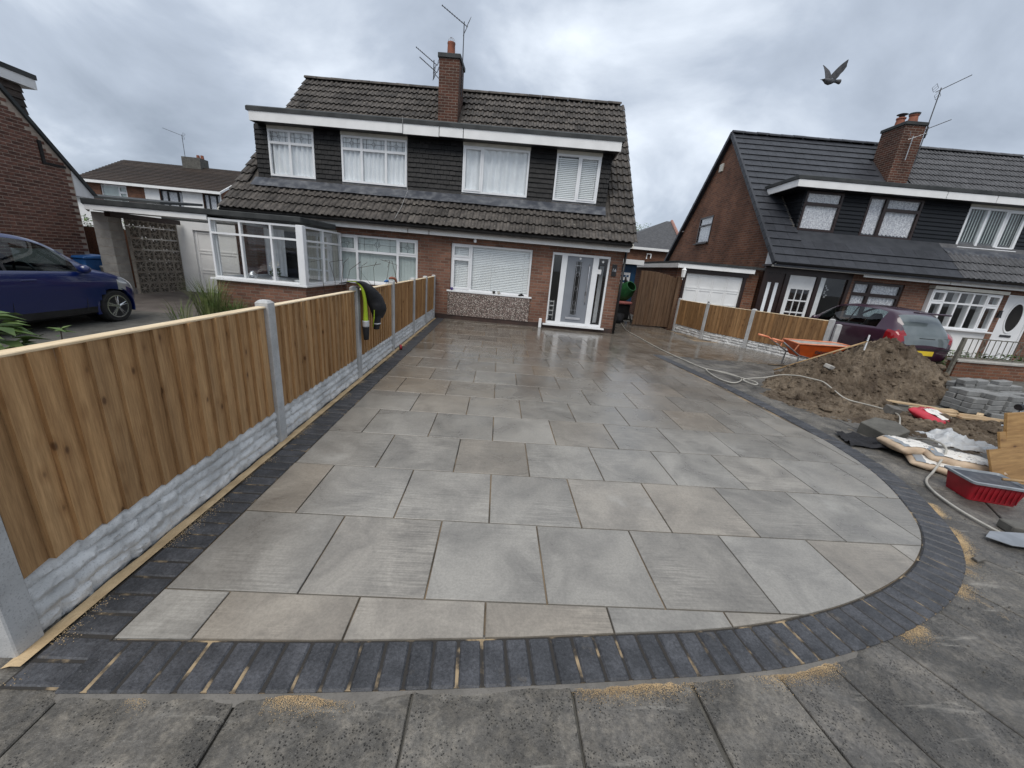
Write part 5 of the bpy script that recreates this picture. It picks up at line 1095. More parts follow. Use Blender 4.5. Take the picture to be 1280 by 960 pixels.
# ------------------------------------------------------------------ cars
def make_car(name, label, loc, rot, paint, L_=3.5, W=1.62, purple=False):
    """y from rear (0) to front; lofted hull, glass and lamps cut out of the same surface"""
    C = thing(name, label, 'car', loc, rot); k = L_/3.5; hw = W/2
    #      y     zb   belt  top   wmax  wroof
    S = [(.00, .46, .62, .66, .62, .50), (.03, .34, .80, .86, .70, .52), (.10, .27, .90, .98, .75, .55), (.22, .22, .94, 1.14, .785, .56), (.40, .20, .955, 1.32, .80, .565), (.60, .19, .96, 1.42, .805, .57), (.90, .18, .955, 1.465, .81, .575), (1.4, .17, .94, 1.48, .81, .58), (1.9, .17, .925, 1.45, .81, .575), (2.2, .17, .915, 1.36, .81, .565), (2.5, .18, .905, 1.17, .81, .59), (2.72, .18, .895, 1.0, .81, .64), (2.86, .18, .88, .93, .805, .68), (3.1, .19, .82, .865, .79, .66), (3.3, .2, .73, .775, .75, .60), (3.42, .22, .63, .665, .68, .52), (3.5, .30, .50, .52, .55, .40)]
    import bisect
    def at(y):
        ys = [s[0] for s in S]; i = min(max(bisect.bisect(ys, y)-1, 0), len(S)-2); t = (y-ys[i])/(ys[i+1]-ys[i])
        p0, p1, p2, p3 = S[max(i-1, 0)], S[i], S[i+1], S[min(i+2, len(S)-1)]; o = []
        for j in range(1, 6):
            h = p2[0]-p1[0]; m1 = (p2[j]-p0[j])/max(p2[0]-p0[0], 1e-6)*h; m2 = (p3[j]-p1[j])/max(p3[0]-p1[0], 1e-6)*h
            if i == 0: m1 = (p2[j]-p1[j])
            if i+2 > len(S)-1: m2 = (p2[j]-p1[j])
            o.append((2*t**3-3*t*t+1)*p1[j]+(t**3-2*t*t+t)*m1+(-2*t**3+3*t*t)*p2[j]+(t**3-t*t)*m2)
        return o
    NY = 84; ys = sorted([3.5*i/NY for i in range(NY+1)]+[.015, .06]); rings = []; sc = hw/.81
    def ring(y):
        zb, be, to, wm, wr = at(y); wm *= sc; wr *= sc; h = to-be
        pts = [(0, zb), (.5*wm, zb), (.86*wm, zb), (.955*wm, zb+.05)]
        for q in range(1, 6):
            f = q/6; z = zb+.05+(be-.07-zb-.05)*f; bul = .955+.045*sin(min(1, f*1.25)*pi/2); 
            if be > .86: bul += .012*math.exp(-((z-.72)/.05)**2)
            pts.append((wm*bul, z))
        pts += [(wm*.995, be-.07), (wm*.975, be-.015), (wm*.945, be+min(.015, h*.1))]
        a = (wm*.945, be+min(.015, h*.1)); b = (wr, to-min(.07, h*.25))
        for f in (.5, .93): pts.append((a[0]+(b[0]-a[0])*f+.02*sin(f*pi)*min(1, h/.3), a[1]+(b[1]-a[1])*f))
        pts += [(wr, b[1]), (wr-.04, to-min(.025, h*.1)), (wr*.72, to-.004), (wr*.36, to+.012), (0, to+.018)]
        return pts
    R_ = [ring(y) for y in ys]; n = len(R_[0]); grp = {}
    V = [[(p[0], ys[i]*k, p[1]) for p in R_[i]] for i in range(len(ys))]
    def cls(y, z, x, j):
        for wy in (.62, 2.93):
            if math.hypot(y-wy, z-.30) < .335 and x > .45 and j < 9: return None
        side = 11 <= j <= 13; top = j >= 14
        if side and .62 < y < 2.42 and z > .96 and not (1.40 < y < 1.47): return 'side'
        if side and .62 < y < 2.42 and z > .93: return 'trim'
        if top and 2.14 < y < 2.80 and j >= 15: return 'screen'
        if purple:
            if y < .40 and z > .93 and j >= 15: return 'rear'
            if y < .2 and z > .60 and x < .56 and j >= 9: return 'rear'
            if y < .34 and .70 < z < .965 and j < 13 and x > .55: return 'tail'
        else:
            if y < .42 and z > .95 and j >= 15: return 'rear'
        if 3.02 < y < 3.44 and .60 < z < .80 and 7 <= j <= 12 and x > .36: return 'head'
        if z < .30 and (y < .5 or y > 3.2 or j < 5): return 'trim'
        return 'body'
    for i in range(len(ys)-1):
        for j in range(n-1):
            q = [V[i][j], V[i+1][j], V[i+1][j+1], V[i][j+1]]; c = [sum(p[m] for p in q)/4 for m in range(3)]; t = cls(c[1]/k, c[2], c[0]*.81/hw, j)
            if t is None: continue
            mb = grp.setdefault(t, MB()); mb.poly(*q); mb.poly(*[(-p[0], p[1], p[2]) for p in q[::-1]])
    for rr in (V[0], V[-1]): grp['body'].add([p for p in rr]+[(-p[0], p[1], p[2]) for p in rr[::-1]], [tuple(range(2*n))])
    for t, (nm, mt) in dict(body=('body', paint), trim=('trim', 'blackpl'), side=('side_window', 'cglass'), screen=('windscreen', 'cglass'), rear=('rear_window', 'blackpl' if not purple else 'rearg'), tail=('tail_light', 'redlamp'), head=('headlight', 'clearlamp')).items():
        if t in grp:
            if t in ('side', 'tail', 'head'):       # one part for each side of the car
                for s in (1, -1):
                    m2 = MB()
                    for f in grp[t].f:
                        if grp[t].v[f[0]][0]*s > 0 or grp[t].v[f[2]][0]*s > 0: m2.poly(*[grp[t].v[a] for a in f])
                    m2.obj(nm, mt, C, smooth=45, weld=True)
            else: grp[t].obj(nm, mt, C, smooth=40, weld=True)
    # cabin floor, seats, wheel
    MB().box(-hw*.88, hw*.88, .25, L_*.80, .3, .62).obj('cabin_floor', 'dark', C); MB().box(-hw*.85, hw*.85, 2.25*k, 2.62*k, .62, .92).obj('dashboard', 'blackpl', C, bevel=.03)
    for sx in (-.36, .36):
        MB().loft([[(sx-.22, 1.25*k, .55), (sx+.22, 1.25*k, .55), (sx+.22, 1.40*k, .55), (sx-.22, 1.40*k, .55)], [(sx-.2, 1.05*k, 1.12), (sx+.2, 1.05*k, 1.12), (sx+.2, 1.15*k, 1.12), (sx-.2, 1.15*k, 1.12)], [(sx-.1, 1.03*k, 1.28), (sx+.1, 1.03*k, 1.28), (sx+.1, 1.1*k, 1.28), (sx-.1, 1.1*k, 1.28)]]).obj('seat', 'blackcloth', C, bevel=.02)
    MB().tube([(.36+.17*cos(a), 2.05*k-.05*sin(a), .88+.16*sin(a)) for a in [2*pi*j/18 for j in range(19)]], .016, 6).obj('steering_wheel', 'blackpl', C, smooth=True)
    for wy in (.62, 2.93):
        for s in (1, -1):
            x = s*(hw-.10); w = thing_part('wheel', C, (x, wy*k, .295))
            MB().lathe([(.19, -.085), (.265, -.09), (.29, -.06), (.295, 0), (.29, .06), (.265, .09), (.19, .085)], ax='x', n=28).obj('tyre', 'tyre', w, smooth=40)
            rm = MB(); rm.lathe([(.20, s*.05), (.205, s*.088), (.185, s*.088), (.175, s*.03)], ax='x', n=28, cap=False)
            for q in range(5):
                a = 2*pi*q/5+.3
                for d in (-.13, .13):
                    c0, c1 = Vector((s*.075, .03*cos(a), .03*sin(a))), Vector((s*.07, .19*cos(a+d), .19*sin(a+d))); rm.tube([c0, c1], [.024, .018], 5)
            rm.lathe([(.045, s*.04), (.045, s*.09), (.001, s*.092)], ax='x', n=12); rm.obj('rim', 'alloy', w, smooth=35)
            MB().lathe([(.001, s*.0), (.19, s*.0), (.19, s*.01), (.001, s*.01)], ax='x', n=20).obj('brake_disc', 'dmetal', w)
            ar = MB(); ar.loft([[(s*(hw*.95)+s*q[0], wy*k+(.335+q[1])*cos(a), .30+(.335+q[1])*sin(a)) for q in ((-.05, -.006), (.022, -.006), (.026, .01), (.0, .035), (-.05, .03))] for a in [-.32+(pi+.64)*j/26 for j in range(27)]]); ar.obj('arch_lip', paint, C, smooth=40)
            MB().loft([[(s*(hw-.32), wy*k+.34*cos(a), .30+.34*sin(a)), (s*(hw-.03), wy*k+.34*cos(a), .30+.34*sin(a))] for a in [-.3+(pi+.6)*j/16 for j in range(17)]], closed=False).obj('wheel_well', 'dark', C)
            MB().poly(*[(s*(hw-.32), wy*k+.34*cos(a), .30+.34*sin(a)) for a in [2*pi*j/16 for j in range(16)]]).obj('wheel_well', 'dark', C)
    for s in (1, -1):
        mm = MB().lathe([(.02, -.09), (.075, -.07), (.085, 0), (.06, .06), (.01, .08)], ax='y', n=12).xf(Matrix.Translation((s*(hw+.06), 2.42*k, .97)) @ Matrix.Diagonal((1.1, .8, .85, 1))); mm.obj('door_mirror', paint, C, smooth=True)
        MB().box(s*hw*.985-.012, s*hw*.985+.02, 1.55*k, 1.75*k, .80, .825).obj('door_handle', paint if not purple else 'blackpl', C, bevel=.006)
        MB().tube([(s*hw*.965, 2.45*k, .90), (s*hw*.985, 2.44*k, .75), (s*hw*.985, 2.40*k, .30)], .004, 4).obj('door_seam', 'blackpl', C)
        MB().tube([(s*hw*.965, 1.42*k, .93), (s*hw*.99, 1.40*k, .75), (s*hw*.985, 1.38*k, .30)], .004, 4).obj('door_seam', 'blackpl', C)
    return C
def thing_part(name, parent, loc):
    o = bpy.data.objects.new(name, None); COL.objects.link(o); o.parent = parent; o.location = loc; o.empty_display_size = .1; return o
M['rearg'] = pm('dark_rear_glass', (.10, .12, .125), (.13, .15, .155), 2, .06, coat=.5)  # base colour lightened to stand in for sky reflected in the glass
bc = make_car('hatchback_car', 'dark blue hatchback parked on the neighbouring drive behind the left fence', (-7.85, 4.45, -.045), .0, 'bluecar', 3.55, 1.64)
MB().box(.805, .825, 2.42, 2.52, .70, .735).obj('side_badge', 'silver', bc)
pc = make_car('hatchback_car', 'plum coloured hatchback with red tail lights parked behind the soil heap', (10.25, 8.62, -.05), rad(1.5), 'purplecar', 3.45, 1.62, True)
MB().box(-.42, .42, .05, .20, 1.385, 1.425).obj('roof_spoiler', 'purplecar', pc, bevel=.012); MB().box(-.20, .20, .02, .05, .82, .835).obj('hatch_handle', 'blackpl', pc)
# lion-like badge: small upright silver figure
MB().prism([(-.02, .03, .70), (-.035, .03, .71), (-.02, .03, .73), (-.03, .03, .76), (-.045, .03, .755), (-.03, .03, .785), (0, .03, .80), (.015, .03, .775), (.005, .03, .75), (.04, .03, .735), (.02, .03, .725), (.03, .03, .70), (.01, .03, .70), (.005, .03, .715), (-.01, .03, .715)], (0, -.012, 0)).obj('badge', 'silver', pc)
MB().box(-.26, .26, -.012, .004, .43, .54).obj('number_plate', 'plate', pc); MB().box(-.66, .66, -.02, .03, .585, .60).obj('bumper_crease', 'blackpl', pc)
MB().box(.22, .42, .14, .15, .97, 1.05).xf(Matrix.Translation((0, .02, 0))).obj('window_sticker', 'clearlamp', pc)
# ------------------------------------------------------------------ soil heap
def heap_h(x, y):
    def bump(cx, cy, rx, ry, h, p=1.6, ang=0):
        dx, dy = x-cx, y-cy; d = sqrt(((dx*cos(ang)+dy*sin(ang))/rx)**2+((-dx*sin(ang)+dy*cos(ang))/ry)**2); return h*max(0, 1-d**p) if d < 1 else 0
    m = bump(7.55, 6.95, 1.95, 1.12, .90, 1.25, .42); m2 = bump(6.2, 6.35, 1.55, .85, .50, 1.3, .30); m3 = bump(8.45, 7.2, 1.0, .75, .58, 1.6, .4); ap = bump(5.35, 5.55, 1.45, 1.15, .16, 1.2, .6); ap2 = bump(6.5, 4.5, 2.1, .85, .11, 1.2, .25)
    h = max(m, m2, m3)+.3*min(m, m2)+ap*.8+ap2
    e = min(1, h/.12)
    return h-.05+e*(.24*fbm(x*1.3, y*1.3, 3)*min(1, h/.3)+.36*fbm(x*3.1, y*3.1, 7)*min(1, .25+h)-.24*abs(fbm(x*6.5, y*6.5, 1, 3))*min(1, .4+h)+.085*fbm(x*17, y*17, 2, 3)+.04)
hp = MB(); nx, ny = 360, 280; X0, X1, YA, YB = 3.95, 9.75, 3.55, 8.25; hv = []
for i in range(nx+1):
    for j in range(ny+1):
        x = X0+(X1-X0)*i/nx; y = YA+(YB-YA)*j/ny; hv.append((x, y, heap_h(x, y)-.012))
hf = []
for i in range(nx):
    for j in range(ny):
        q = (i*(ny+1)+j, (i+1)*(ny+1)+j, (i+1)*(ny+1)+j+1, i*(ny+1)+j+1)
        if max(hv[a][2] for a in q) > -.028: hf.append(q)
hp.add(hv, hf); HP = hp.obj('soil_heap', 'soil', smooth=True); tag(HP, 'big heap of dug brown soil spreading beside the kerb', 'soil heap')
cl = MB(); rs = random.Random(11)
for k in range(2600):
    x, y = rs.uniform(4.2, 9.2), rs.uniform(3.7, 7.9); h = heap_h(x, y)-.012
    if h < -.02: continue
    r = rs.uniform(.006, .028)*(rs.uniform(2, 3.6) if rs.random() < .09 else 1); prof = [(.3, -.9), (.9, -.4), (1.0, .1), (.7, .7), (.2, .95)]
    cl.lathe([(r*a*rs.uniform(.8, 1.2), r*b*.8) for a, b in prof], (x, y, h+r*.2), n=5)
stuff(cl.obj('soil_clods', 'soil')); 
def hz(x, y): return max(heap_h(x, y)-.012, -.012)
# broken lumps resting on the heap
def lump(name, poly, h, mat, loc, rot, label, cat, grp=None, bev=.008):
    mb = MB().prism([(a, b, 0) for a, b in poly], (0, 0, h)); o = mb.obj(name, mat, None, loc, rot, bevel=bev); return tag(o, label, cat, grp)
lump('broken_brick', [(-.1, -.05), (.1, -.05), (.11, .05), (-.09, .05)], .065, 'block', (5.62, 6.02, hz(5.62, 6.02)-.01), (.25, .2, .5), 'half-buried grey brick on the near slope of the soil heap', 'brick')
lump('concrete_lump', [(-.24, -.14), (.12, -.2), (.26, -.02), (.16, .16), (-.12, .2)], .15, 'stone', (4.80, 4.12, -.012), (.08, -.16, .5), 'big dark broken flag lump at the edge of the soil by the kerb', 'stone')
lump('stone', [(-.09, -.06), (.08, -.07), (.1, .05), (-.06, .08)], .13, 'haunch', (5.72, 4.92, hz(5.72, 4.92)-.01), (.2, .1, .2), 'pale grey stone beside the red bag', 'stone')
# rake lying on the heap
rk_ = thing('rake', 'long wooden-handled rake lying on the heap with its tines up', 'rake', (0, 0, 0))
pa, pb = Vector((5.45, 6.98, .10)), Vector((6.72, 6.6, .84)); MB().tube([pa, pa.lerp(pb, .5)+Vector((0, 0, .0)), pb], .016, 8).obj('handle', 'handle', rk_, smooth=True)
rh = MB(); rh.tube([pb+Vector((.0, .0, -.16)), pb+Vector((0, 0, .12))], .014, 6)
for k in range(9): c = pb+Vector((0, 0, -.15+k*.033)); rh.tube([c, c+Vector((-.05, -.04, .006))], [.008, .003], 5)
rh.obj('rake_head', 'upvc', rk_)
# ------------------------------------------------------------------ wheelbarrow
WB = thing('wheelbarrow', 'orange wheelbarrow with pale handles parked in front of the right fence', 'wheelbarrow', (6.55, 8.0, -.01), rad(-8))
r0 = [(.02, -.20), (.62, -.16), (.62, .16), (.02, .20)]; r1 = [(-.10, -.31), (.92, -.27), (1.02, -.16), (1.02, .16), (.92, .27), (-.10, .31)]
bot = [(.05, -.2, .26), (.60, -.17, .26), (.66, -.1, .28), (.66, .1, .28), (.60, .17, .26), (.05, .2, .26)]; topr = [(a, b, .56+.03*(a > .5)) for a, b in r1]
tr = MB(); tr.loft([bot, topr], cap=False); tr.poly(*bot); tr.obj('tray', 'orange', WB, smooth=30)
ti = MB(); ti.loft([[(a*.985, b*.97, z+.012) for a, b, z in bot], [(a*.985+.003, b*.97, z-.004) for a, b, z in topr]], cap=False); ti.poly(*[(a*.98, b*.95, .36) for a, b, z in bot]); ti.obj('tray_inside', 'block', WB)
MB().tube([*topr, topr[0]], .017, 6).obj('tray_rim', 'orangel', WB, smooth=True)
for s in (-1, 1):
    MB().tube([(-.62, s*.29, .60), (-.42, s*.285, .56), (0, s*.24, .30), (.60, s*.10, .20), (.86, s*.05, .17)], .017, 7).obj('frame_tube', 'metal', WB, smooth=True)
    MB().tube([(-.66, s*.29, .605), (-.42, s*.287, .565)], .023, 8).obj('handle_grip', 'orangel', WB, smooth=True)
    MB().tube([(.0, s*.24, .30), (.0, s*.27, .02), (.06, s*.27, .01)], .016, 6).obj('leg', 'metal', WB)
    MB().tube([(-.10, s*.3, .55), (-.13, s*.26, .40)], .012, 6).obj('strut', 'orangel', WB)
MB().tube([(-.42, -.285, .56), (-.38, 0, .50), (-.42, .285, .56)], .014, 6).obj('cross_bar', 'orangel', WB)
MB().lathe([(.07, -.04), (.17, -.045), (.19, 0), (.17, .045), (.07, .04)], (.88, 0, .19), 'y', 20).obj('wheel', 'tyre', WB, smooth=40); MB().lathe([(.001, -.03), (.10, -.03), (.10, .03), (.001, .03)], (.88, 0, .19), 'y', 16).obj('hub', 'metal', WB)
bt = text_mesh('tray_lettering', 'Belle', .15, .003, .25); t_ = inst('tray_lettering', bt, 'blackpl', WB, (.42, -.245, .42), (rad(70), 0, rad(2.5)))
# ------------------------------------------------------------------ hose
hpts = [(4.35, 13.2, .02), (4.0, 11.5, .015), (3.96, 10.2, .015), (3.93, 9.2, .015), (3.94, 8.6, .015), (4.0, 7.9, .012), (4.13, 7.05, .01), (4.38, 6.75, .03), (4.42, 6.35, .03), (4.12, 6.1, .012), (4.0, 6.4, .01), (4.1, 6.95, .025), (4.32, 6.6, .04), (4.5, 6.1, .06), (4.36, 5.9, .06), (4.35, 6.2, .06), (4.75, 6.3, .09)]
for (x, y) in [(5.15, 6.15), (5.3, 5.75), (5.42, 5.35), (5.6, 5.05), (5.72, 4.8), (5.35, 4.42), (5.02, 4.05)]: hpts.append((x, y, hz(x, y)+.03))
hpts += [(4.88, 3.70, .165), (4.82, 3.52, .185), (4.70, 3.38, .16), (4.42, 3.20, .03), (4.14, 3.02, .008), (4.0, 2.84, .006), (3.91, 2.60, .006), (3.88, 2.36, .006), (3.92, 2.12, .006), (4.1, 1.85, .006), (4.5, 1.6, .006)]
hs = spline(hpts, .05)
for p in hs:
    if p.y > 3.9: p.z = max(p.z, max(hz(p.x+.07*cos(a), p.y+.07*sin(a)) for a in range(7))+.016, hz(p.x, p.y)+.016)
for _ in range(4):
    zz = [p.z for p in hs]
    for i in range(1, len(hs)-1): hs[i].z = max((zz[i-1]+2*zz[i]+zz[i+1])/4, (hz(hs[i].x, hs[i].y)+.01) if hs[i].y > 3.9 else 0)
tag(MB().tube(hs, .0105, 8).obj('hose', 'hose', smooth=True), 'pale hose snaking from the passage over the soil and bags to the kerb', 'hose')
# ------------------------------------------------------------------ bags, tub and builder's litter
def bag_mesh(L_, W_, T_, seed=0, sag=0):
    mb = MB(); n, m = 26, 20; rings = []
    for i in range(n+1):
        u = -1+2*i/n; rg = []; prof = max(.02, (1-abs(u)**5))**.5
        for j in range(m):
            a = 2*pi*j/m; ca, sa = cos(a), sin(a); x = u*L_/2; y = (abs(ca)**.55)*math.copysign(1, ca)*W_/2*(.86+.14*prof); z = (abs(sa)**.75)*math.copysign(1, sa)*T_/2*prof
            w = .026*fbm(x*8, y*8, seed, 3)+.014*fbm(x*22, y*22, seed+9, 2); z2 = z+w*prof; z2 = max(z2, -T_*.40); rg.append((x+.012*fbm(y*12, z*9, seed), y+w*.5, z2+T_*.4+sag*(x/L_*2)**2))
        rings.append(rg)
    return mb.loft(rings)
def bag(loc, rot, L_, W_, T_, mat, label, seed, pr='print', prs=(.86, .8), grp=None):
    t = thing('cement_bag', label, 'bag', loc, rot, grp); b = bag_mesh(L_, W_, T_, seed); b.obj('sack', mat, t, smooth=True)
    if pr:
        pv = MB(); n, m = 20, 14; vs = []
        tz = lambda x, y: None
        for i in range(n+1):
            for j in range(m+1):
                x = (-.5+i/n)*L_*prs[0]; y = (-.5+j/m)*W_*prs[1]; u = 2*x/L_; prof = max(.02, (1-abs(u)**5))**.5; ca = min(1, abs(y)/(W_/2*(.86+.14*prof)))**(1/.55); sa = sqrt(max(0, 1-ca*ca)); z = sa**.75*T_/2*prof
                w = .026*fbm(x*8, y*8, seed, 3)+.014*fbm(x*22, y*22, seed+9, 2); vs.append((x, y, z+w*prof+T_*.4+.006))
        fq = [(i*(m+1)+j, (i+1)*(m+1)+j, (i+1)*(m+1)+j+1, i*(m+1)+j+1) for i in range(3 if mat == 'paperbag' else 0, n) for j in range(m)]
        pv.add(vs, fq); pv.obj('printed_face', pr, t, smooth=True)
        if mat == 'paperbag': MB().add(vs, [(i*(m+1)+j, (i+1)*(m+1)+j, (i+1)*(m+1)+j+1, i*(m+1)+j+1) for i in range(0, 3) for j in range(m)]).obj('printed_band', 'greyrim', t, smooth=True)
    return t
bag((4.66, 3.30, -.01), (0, 0, rad(-38)), .58, .36, .085, 'paperbag', 'flat lower paper cement bag under the other two', 3, pr='print', grp='paper bags by the kerb')
bag((4.84, 3.35, .05), (0, 0, rad(-30)), .56, .36, .10, 'paperbag', 'upper paper cement bag with printed face beside the red tub', 5, grp='paper bags by the kerb')
bag((4.62, 3.64, .03), (0, rad(4), rad(-2)), .50, .34, .12, 'paperbag', 'plump paper cement bag with white printed face lying on black sheeting', 8, grp='paper bags by the kerb')
MB().box(-.24, -.15, -.15, .15, .142, .148)
rb = bag((6.32, 4.86, hz(6.32, 4.86)-.02), (rad(16), rad(3), rad(16)), .56, .42, .13, 'redbag', 'red bag with a white printed panel lying on the soil', 14, prs=(.56, .62))
sm = MB(); n, m = 34, 24; vs = []
for i in range(n+1):
    for j in range(m+1):
        u, v_ = i/n, j/m; x = u*.78; y = v_*.42; r = abs(fbm(x*5, y*6, 4))*.20+.05*abs(fbm(x*14, y*14, 9, 2))+.16*max(0, 1-abs(u-.28)*5)*(v_)+.02; vs.append((x, y-.1*u, r*(.4+.6*sin(pi*min(1, max(0, v_)))**.5)))
sm.add(vs, [(i*(m+1)+j, (i+1)*(m+1)+j, (i+1)*(m+1)+j+1, i*(m+1)+j+1) for i in range(n) for j in range(m)])
tag(sm.obj('polythene_sheet', 'sheet', None, (4.86, 3.58, .13), rad(-22), smooth=True), 'crumpled clear plastic wrapping behind the paper bags', 'plastic sheet')
bs = MB(); vs = []; n, m = 34, 22
for i in range(n+1):
    for j in range(m+1): x = i/n*.8; y = j/m*.40; vs.append((x, y+.05*sin(x*6), .012+.10*abs(fbm(x*4, y*9, 6))+.05*abs(fbm(x*9, y*22, 2, 2))))
bs.add(vs, [(i*(m+1)+j, (i+1)*(m+1)+j, (i+1)*(m+1)+j+1, i*(m+1)+j+1) for i in range(n) for j in range(m)])
tag(bs.obj('black_sheeting', 'blackcloth', None, (4.06, 3.74, -.014), rad(-20), smooth=True), 'crumpled black sheeting under the paper bags at the kerb', 'sheeting')
# red tub
TB = thing('plastic_tub', 'red plastic tub with grey rim full of grey water standing by the kerb', 'tub', (4.43, 2.83, -.012), rad(-14)); TB.scale = (.74, .76, .84)
def rr(w, d, r, z, n=5):
    o = []
    for cx, cy, a0 in ((w-r, d-r, 0), (-w+r, d-r, pi/2), (-w+r, -d+r, pi), (w-r, -d+r, 3*pi/2)):
        for q in range(n+1): a = a0+pi/2*q/n; o.append((cx+r*cos(a), cy+r*sin(a), z))
    return o
MB().loft([rr(.235, .155, .03, 0), rr(.275, .185, .035, .20)]).obj('tub_body', 'redtub', TB, smooth=35)
MB().loft([rr(.262, .172, .03, .195), rr(.30, .21, .04, .20), rr(.302, .212, .04, .222), rr(.285, .195, .035, .228), rr(.272, .182, .03, .205)], cap=False).obj('tub_rim', 'greyrim', TB, smooth=35)
MB().poly(*rr(.27, .18, .03, .206)).obj('tub_water', 'lead', TB)
for k in range(9):
    a = -.20+k*.05; MB().box(a-.003, a+.003, -.186, -.172, .03, .19).xf(Matrix.Identity(4)).obj('rib', 'redtub', TB)
for k in range(4): MB().box(.262, .2735, -.12+k*.08-.003, -.12+k*.08+.003, .1, .19).obj('rib', 'redtub', TB)
tag(MB().tube([(4.46, 2.76, .205), (4.70, 2.68, .23), (5.0, 2.56, .245)], .012, 8).obj('brush_handle', 'handle', smooth=True), 'pale wooden handle resting across the red tub', 'handle')
BX = thing('wooden_crate', 'ochre plywood boards leaning together behind the red tub', 'plywood boards', (5.05, 3.05, -.012), rad(14))
MB().box(-.25, .45, 0, .02, 0, .36).xf(Matrix.Rotation(rad(-24), 4, 'X')).obj('board', 'ply', BX, bevel=.002); MB().box(-.05, .75, .03, .05, .02, .52).xf(Matrix.Rotation(rad(-20), 4, 'X')).obj('board', 'ply', BX, bevel=.002); MB().box(.05, .8, .06, .085, 0, .70).xf(Matrix.Rotation(rad(-16), 4, 'X')).obj('board', 'ply', BX, bevel=.002)
# paving blocks tipped in a pile
pv_ = MB().box(-.10, .10, -.05, .05, -.03, .03).mesh('paving_block', bevel=.006)
rs = random.Random(5); spots = []
def pblock(x, y, z, rz, rx=0, ry=0): 
    o = inst('paving_block', pv_, 'paver', None, (x, y, z), (rx, ry, rz)); tag(o, 'grey rectangular paving block in the loose pile by the low wall', 'paving block', 'spare grey paving blocks'); o.scale = (1.28, 1.3, 1.36)
for r in range(4):
    for c in range(5):
        for d in range(3):
            if r == 3 and rs.random() < .5: continue
            pblock(7.60+c*.262+r*.02+rs.uniform(-.012, .012), 5.42+d*.135+rs.uniform(-.008, .008)-c*.02, .035+r*.083, rs.uniform(-.07, .07)+.08, rs.uniform(-.02, .02), rs.uniform(-.03, .03))
for r in range(5):
    for c in range(5):
        for d in range(2):
            if r == 4 and rs.random() < .4: continue
            pblock(8.25+c*.265-r*.02+rs.uniform(-.015, .015), 6.05+d*.138+c*.03+rs.uniform(-.01, .01), .035+r*.083, rs.uniform(-.12, .12)+.15, rs.uniform(-.05, .05), rs.uniform(-.06, .06)-.04)
for k in range(12): pblock(7.75+rs.uniform(0, .9), 4.75+rs.uniform(0, .6), .03+rs.uniform(0, .05), rs.uniform(-1, 1), rs.uniform(-.2, .2), rs.uniform(-.25, .25))
# timber offcuts
for k, (x, y, l, rz, w) in enumerate([(6.75, 5.55, .75, -.25, .08), (6.9, 5.35, .62, -.15, .09), (7.05, 5.18, .7, -.35, .07), (6.85, 5.02, .85, -.12, .06), (7.0, 4.86, .55, -.05, .08), (7.35, 5.1, .45, .6, .07), (6.95, 5.25, .5, .1, .06), (7.2, 4.95, .6, -.3, .05)]):
    z = max(hz(x, y), hz(x-.25, y), hz(x+.25, y))+.02
    tag(MB().box(-l/2, l/2, -w/2, w/2, 0, .03).obj('timber_offcut', 'plank', None, (x, y, z), (rs.uniform(-.1, .1), rs.uniform(-.06, .06), rz), bevel=.003), 'pale timber offcut in the loose heap between red bag and paving blocks', 'timber', 'timber offcuts')
ml = thing('rubber_mallet', 'mallet standing on its white and black head-up handle by the paving blocks', 'mallet', (7.45, 4.78, .02), .2); ml['label'] = 'grey-handled mallet with a white and black head standing among the offcuts'
MB().lathe([(.02, 0), (.024, .1), (.018, .26)], n=10).obj('handle', 'metal', ml, smooth=True); MB().lathe([(.04, -.09), (.045, -.08), (.045, .0), (.04, .005)], (0, 0, .30), 'x', 14).obj('rubber_face', 'blackpl', ml, smooth=35); MB().lathe([(.04, .006), (.045, .01), (.045, .10), (.035, .11)], (0, 0, .30), 'x', 14).obj('white_face', 'upvc', ml, smooth=35)
fo = thing('plaster_float', 'long pale float lying flat in front of the mallet', 'float', (7.15, 4.62, .03), -.15); MB().prism([(-.28, -.05, 0), (.26, -.05, 0), (.32, 0, 0), (.26, .05, 0), (-.28, .05, 0)], (0, 0, .012)).obj('blade', 'upvc', fo, bevel=.003); MB().tube([(-.12, 0, .012), (-.1, 0, .05), (.1, 0, .05), (.12, 0, .012)], .012, 6).obj('grip', 'metal', fo)
tag(MB().box(-.018, .018, -.012, .012, 0, .26).obj('stake', 'upvc', None, (8.62, 6.45, -.0), (.0, .12, .3)), 'short white stake standing at the right foot of the soil heap', 'stake')
tg = MB(); tg.prism([(0, 0, 0), (.10, -.075, 0), (.34, -.09, 0), (.52, -.08, 0), (.52, .08, 0), (.34, .09, 0), (.10, .075, 0)], (0, 0, .004)); tg = tg.mesh('blade')
sh = thing('shovel', 'steel shovel blade lying face down on the flags by the hose', 'shovel', (3.66, 2.20, .006), rad(-8)); inst('blade', tg, 'metal', sh, (0, 0, .01), (.05, -.04, 0)); MB().tube([(.48, 0, .03), (.7, 0, .05), (1.3, .02, .07)], .018, 8).obj('shaft', 'handle', sh, smooth=True)
lump('kerb_block', [(-.16, -.06), (.2, -.06), (.2, .06), (-.16, .06)], .07, 'stone', (4.15, 2.30, -.012), (0, 0, -.25), 'dark oblong stone block lying by the shovel', 'stone')
for x, y, s, rz, lab in ((3.33, 1.98, .05, .3, 'small pale stone chip on the flags near the shovel'), (2.58, 1.02, .06, .9, 'pale broken corner of flag lying at the cracked joint')): lump('stone_chip', [(-s, -s*.3), (s*.9, -s*.4), (s, s*.2), (-s*.6, s*.4)], .018, 'haunch', (x, y, -.011), (0, 0, rz), lab, 'stone', bev=.003)
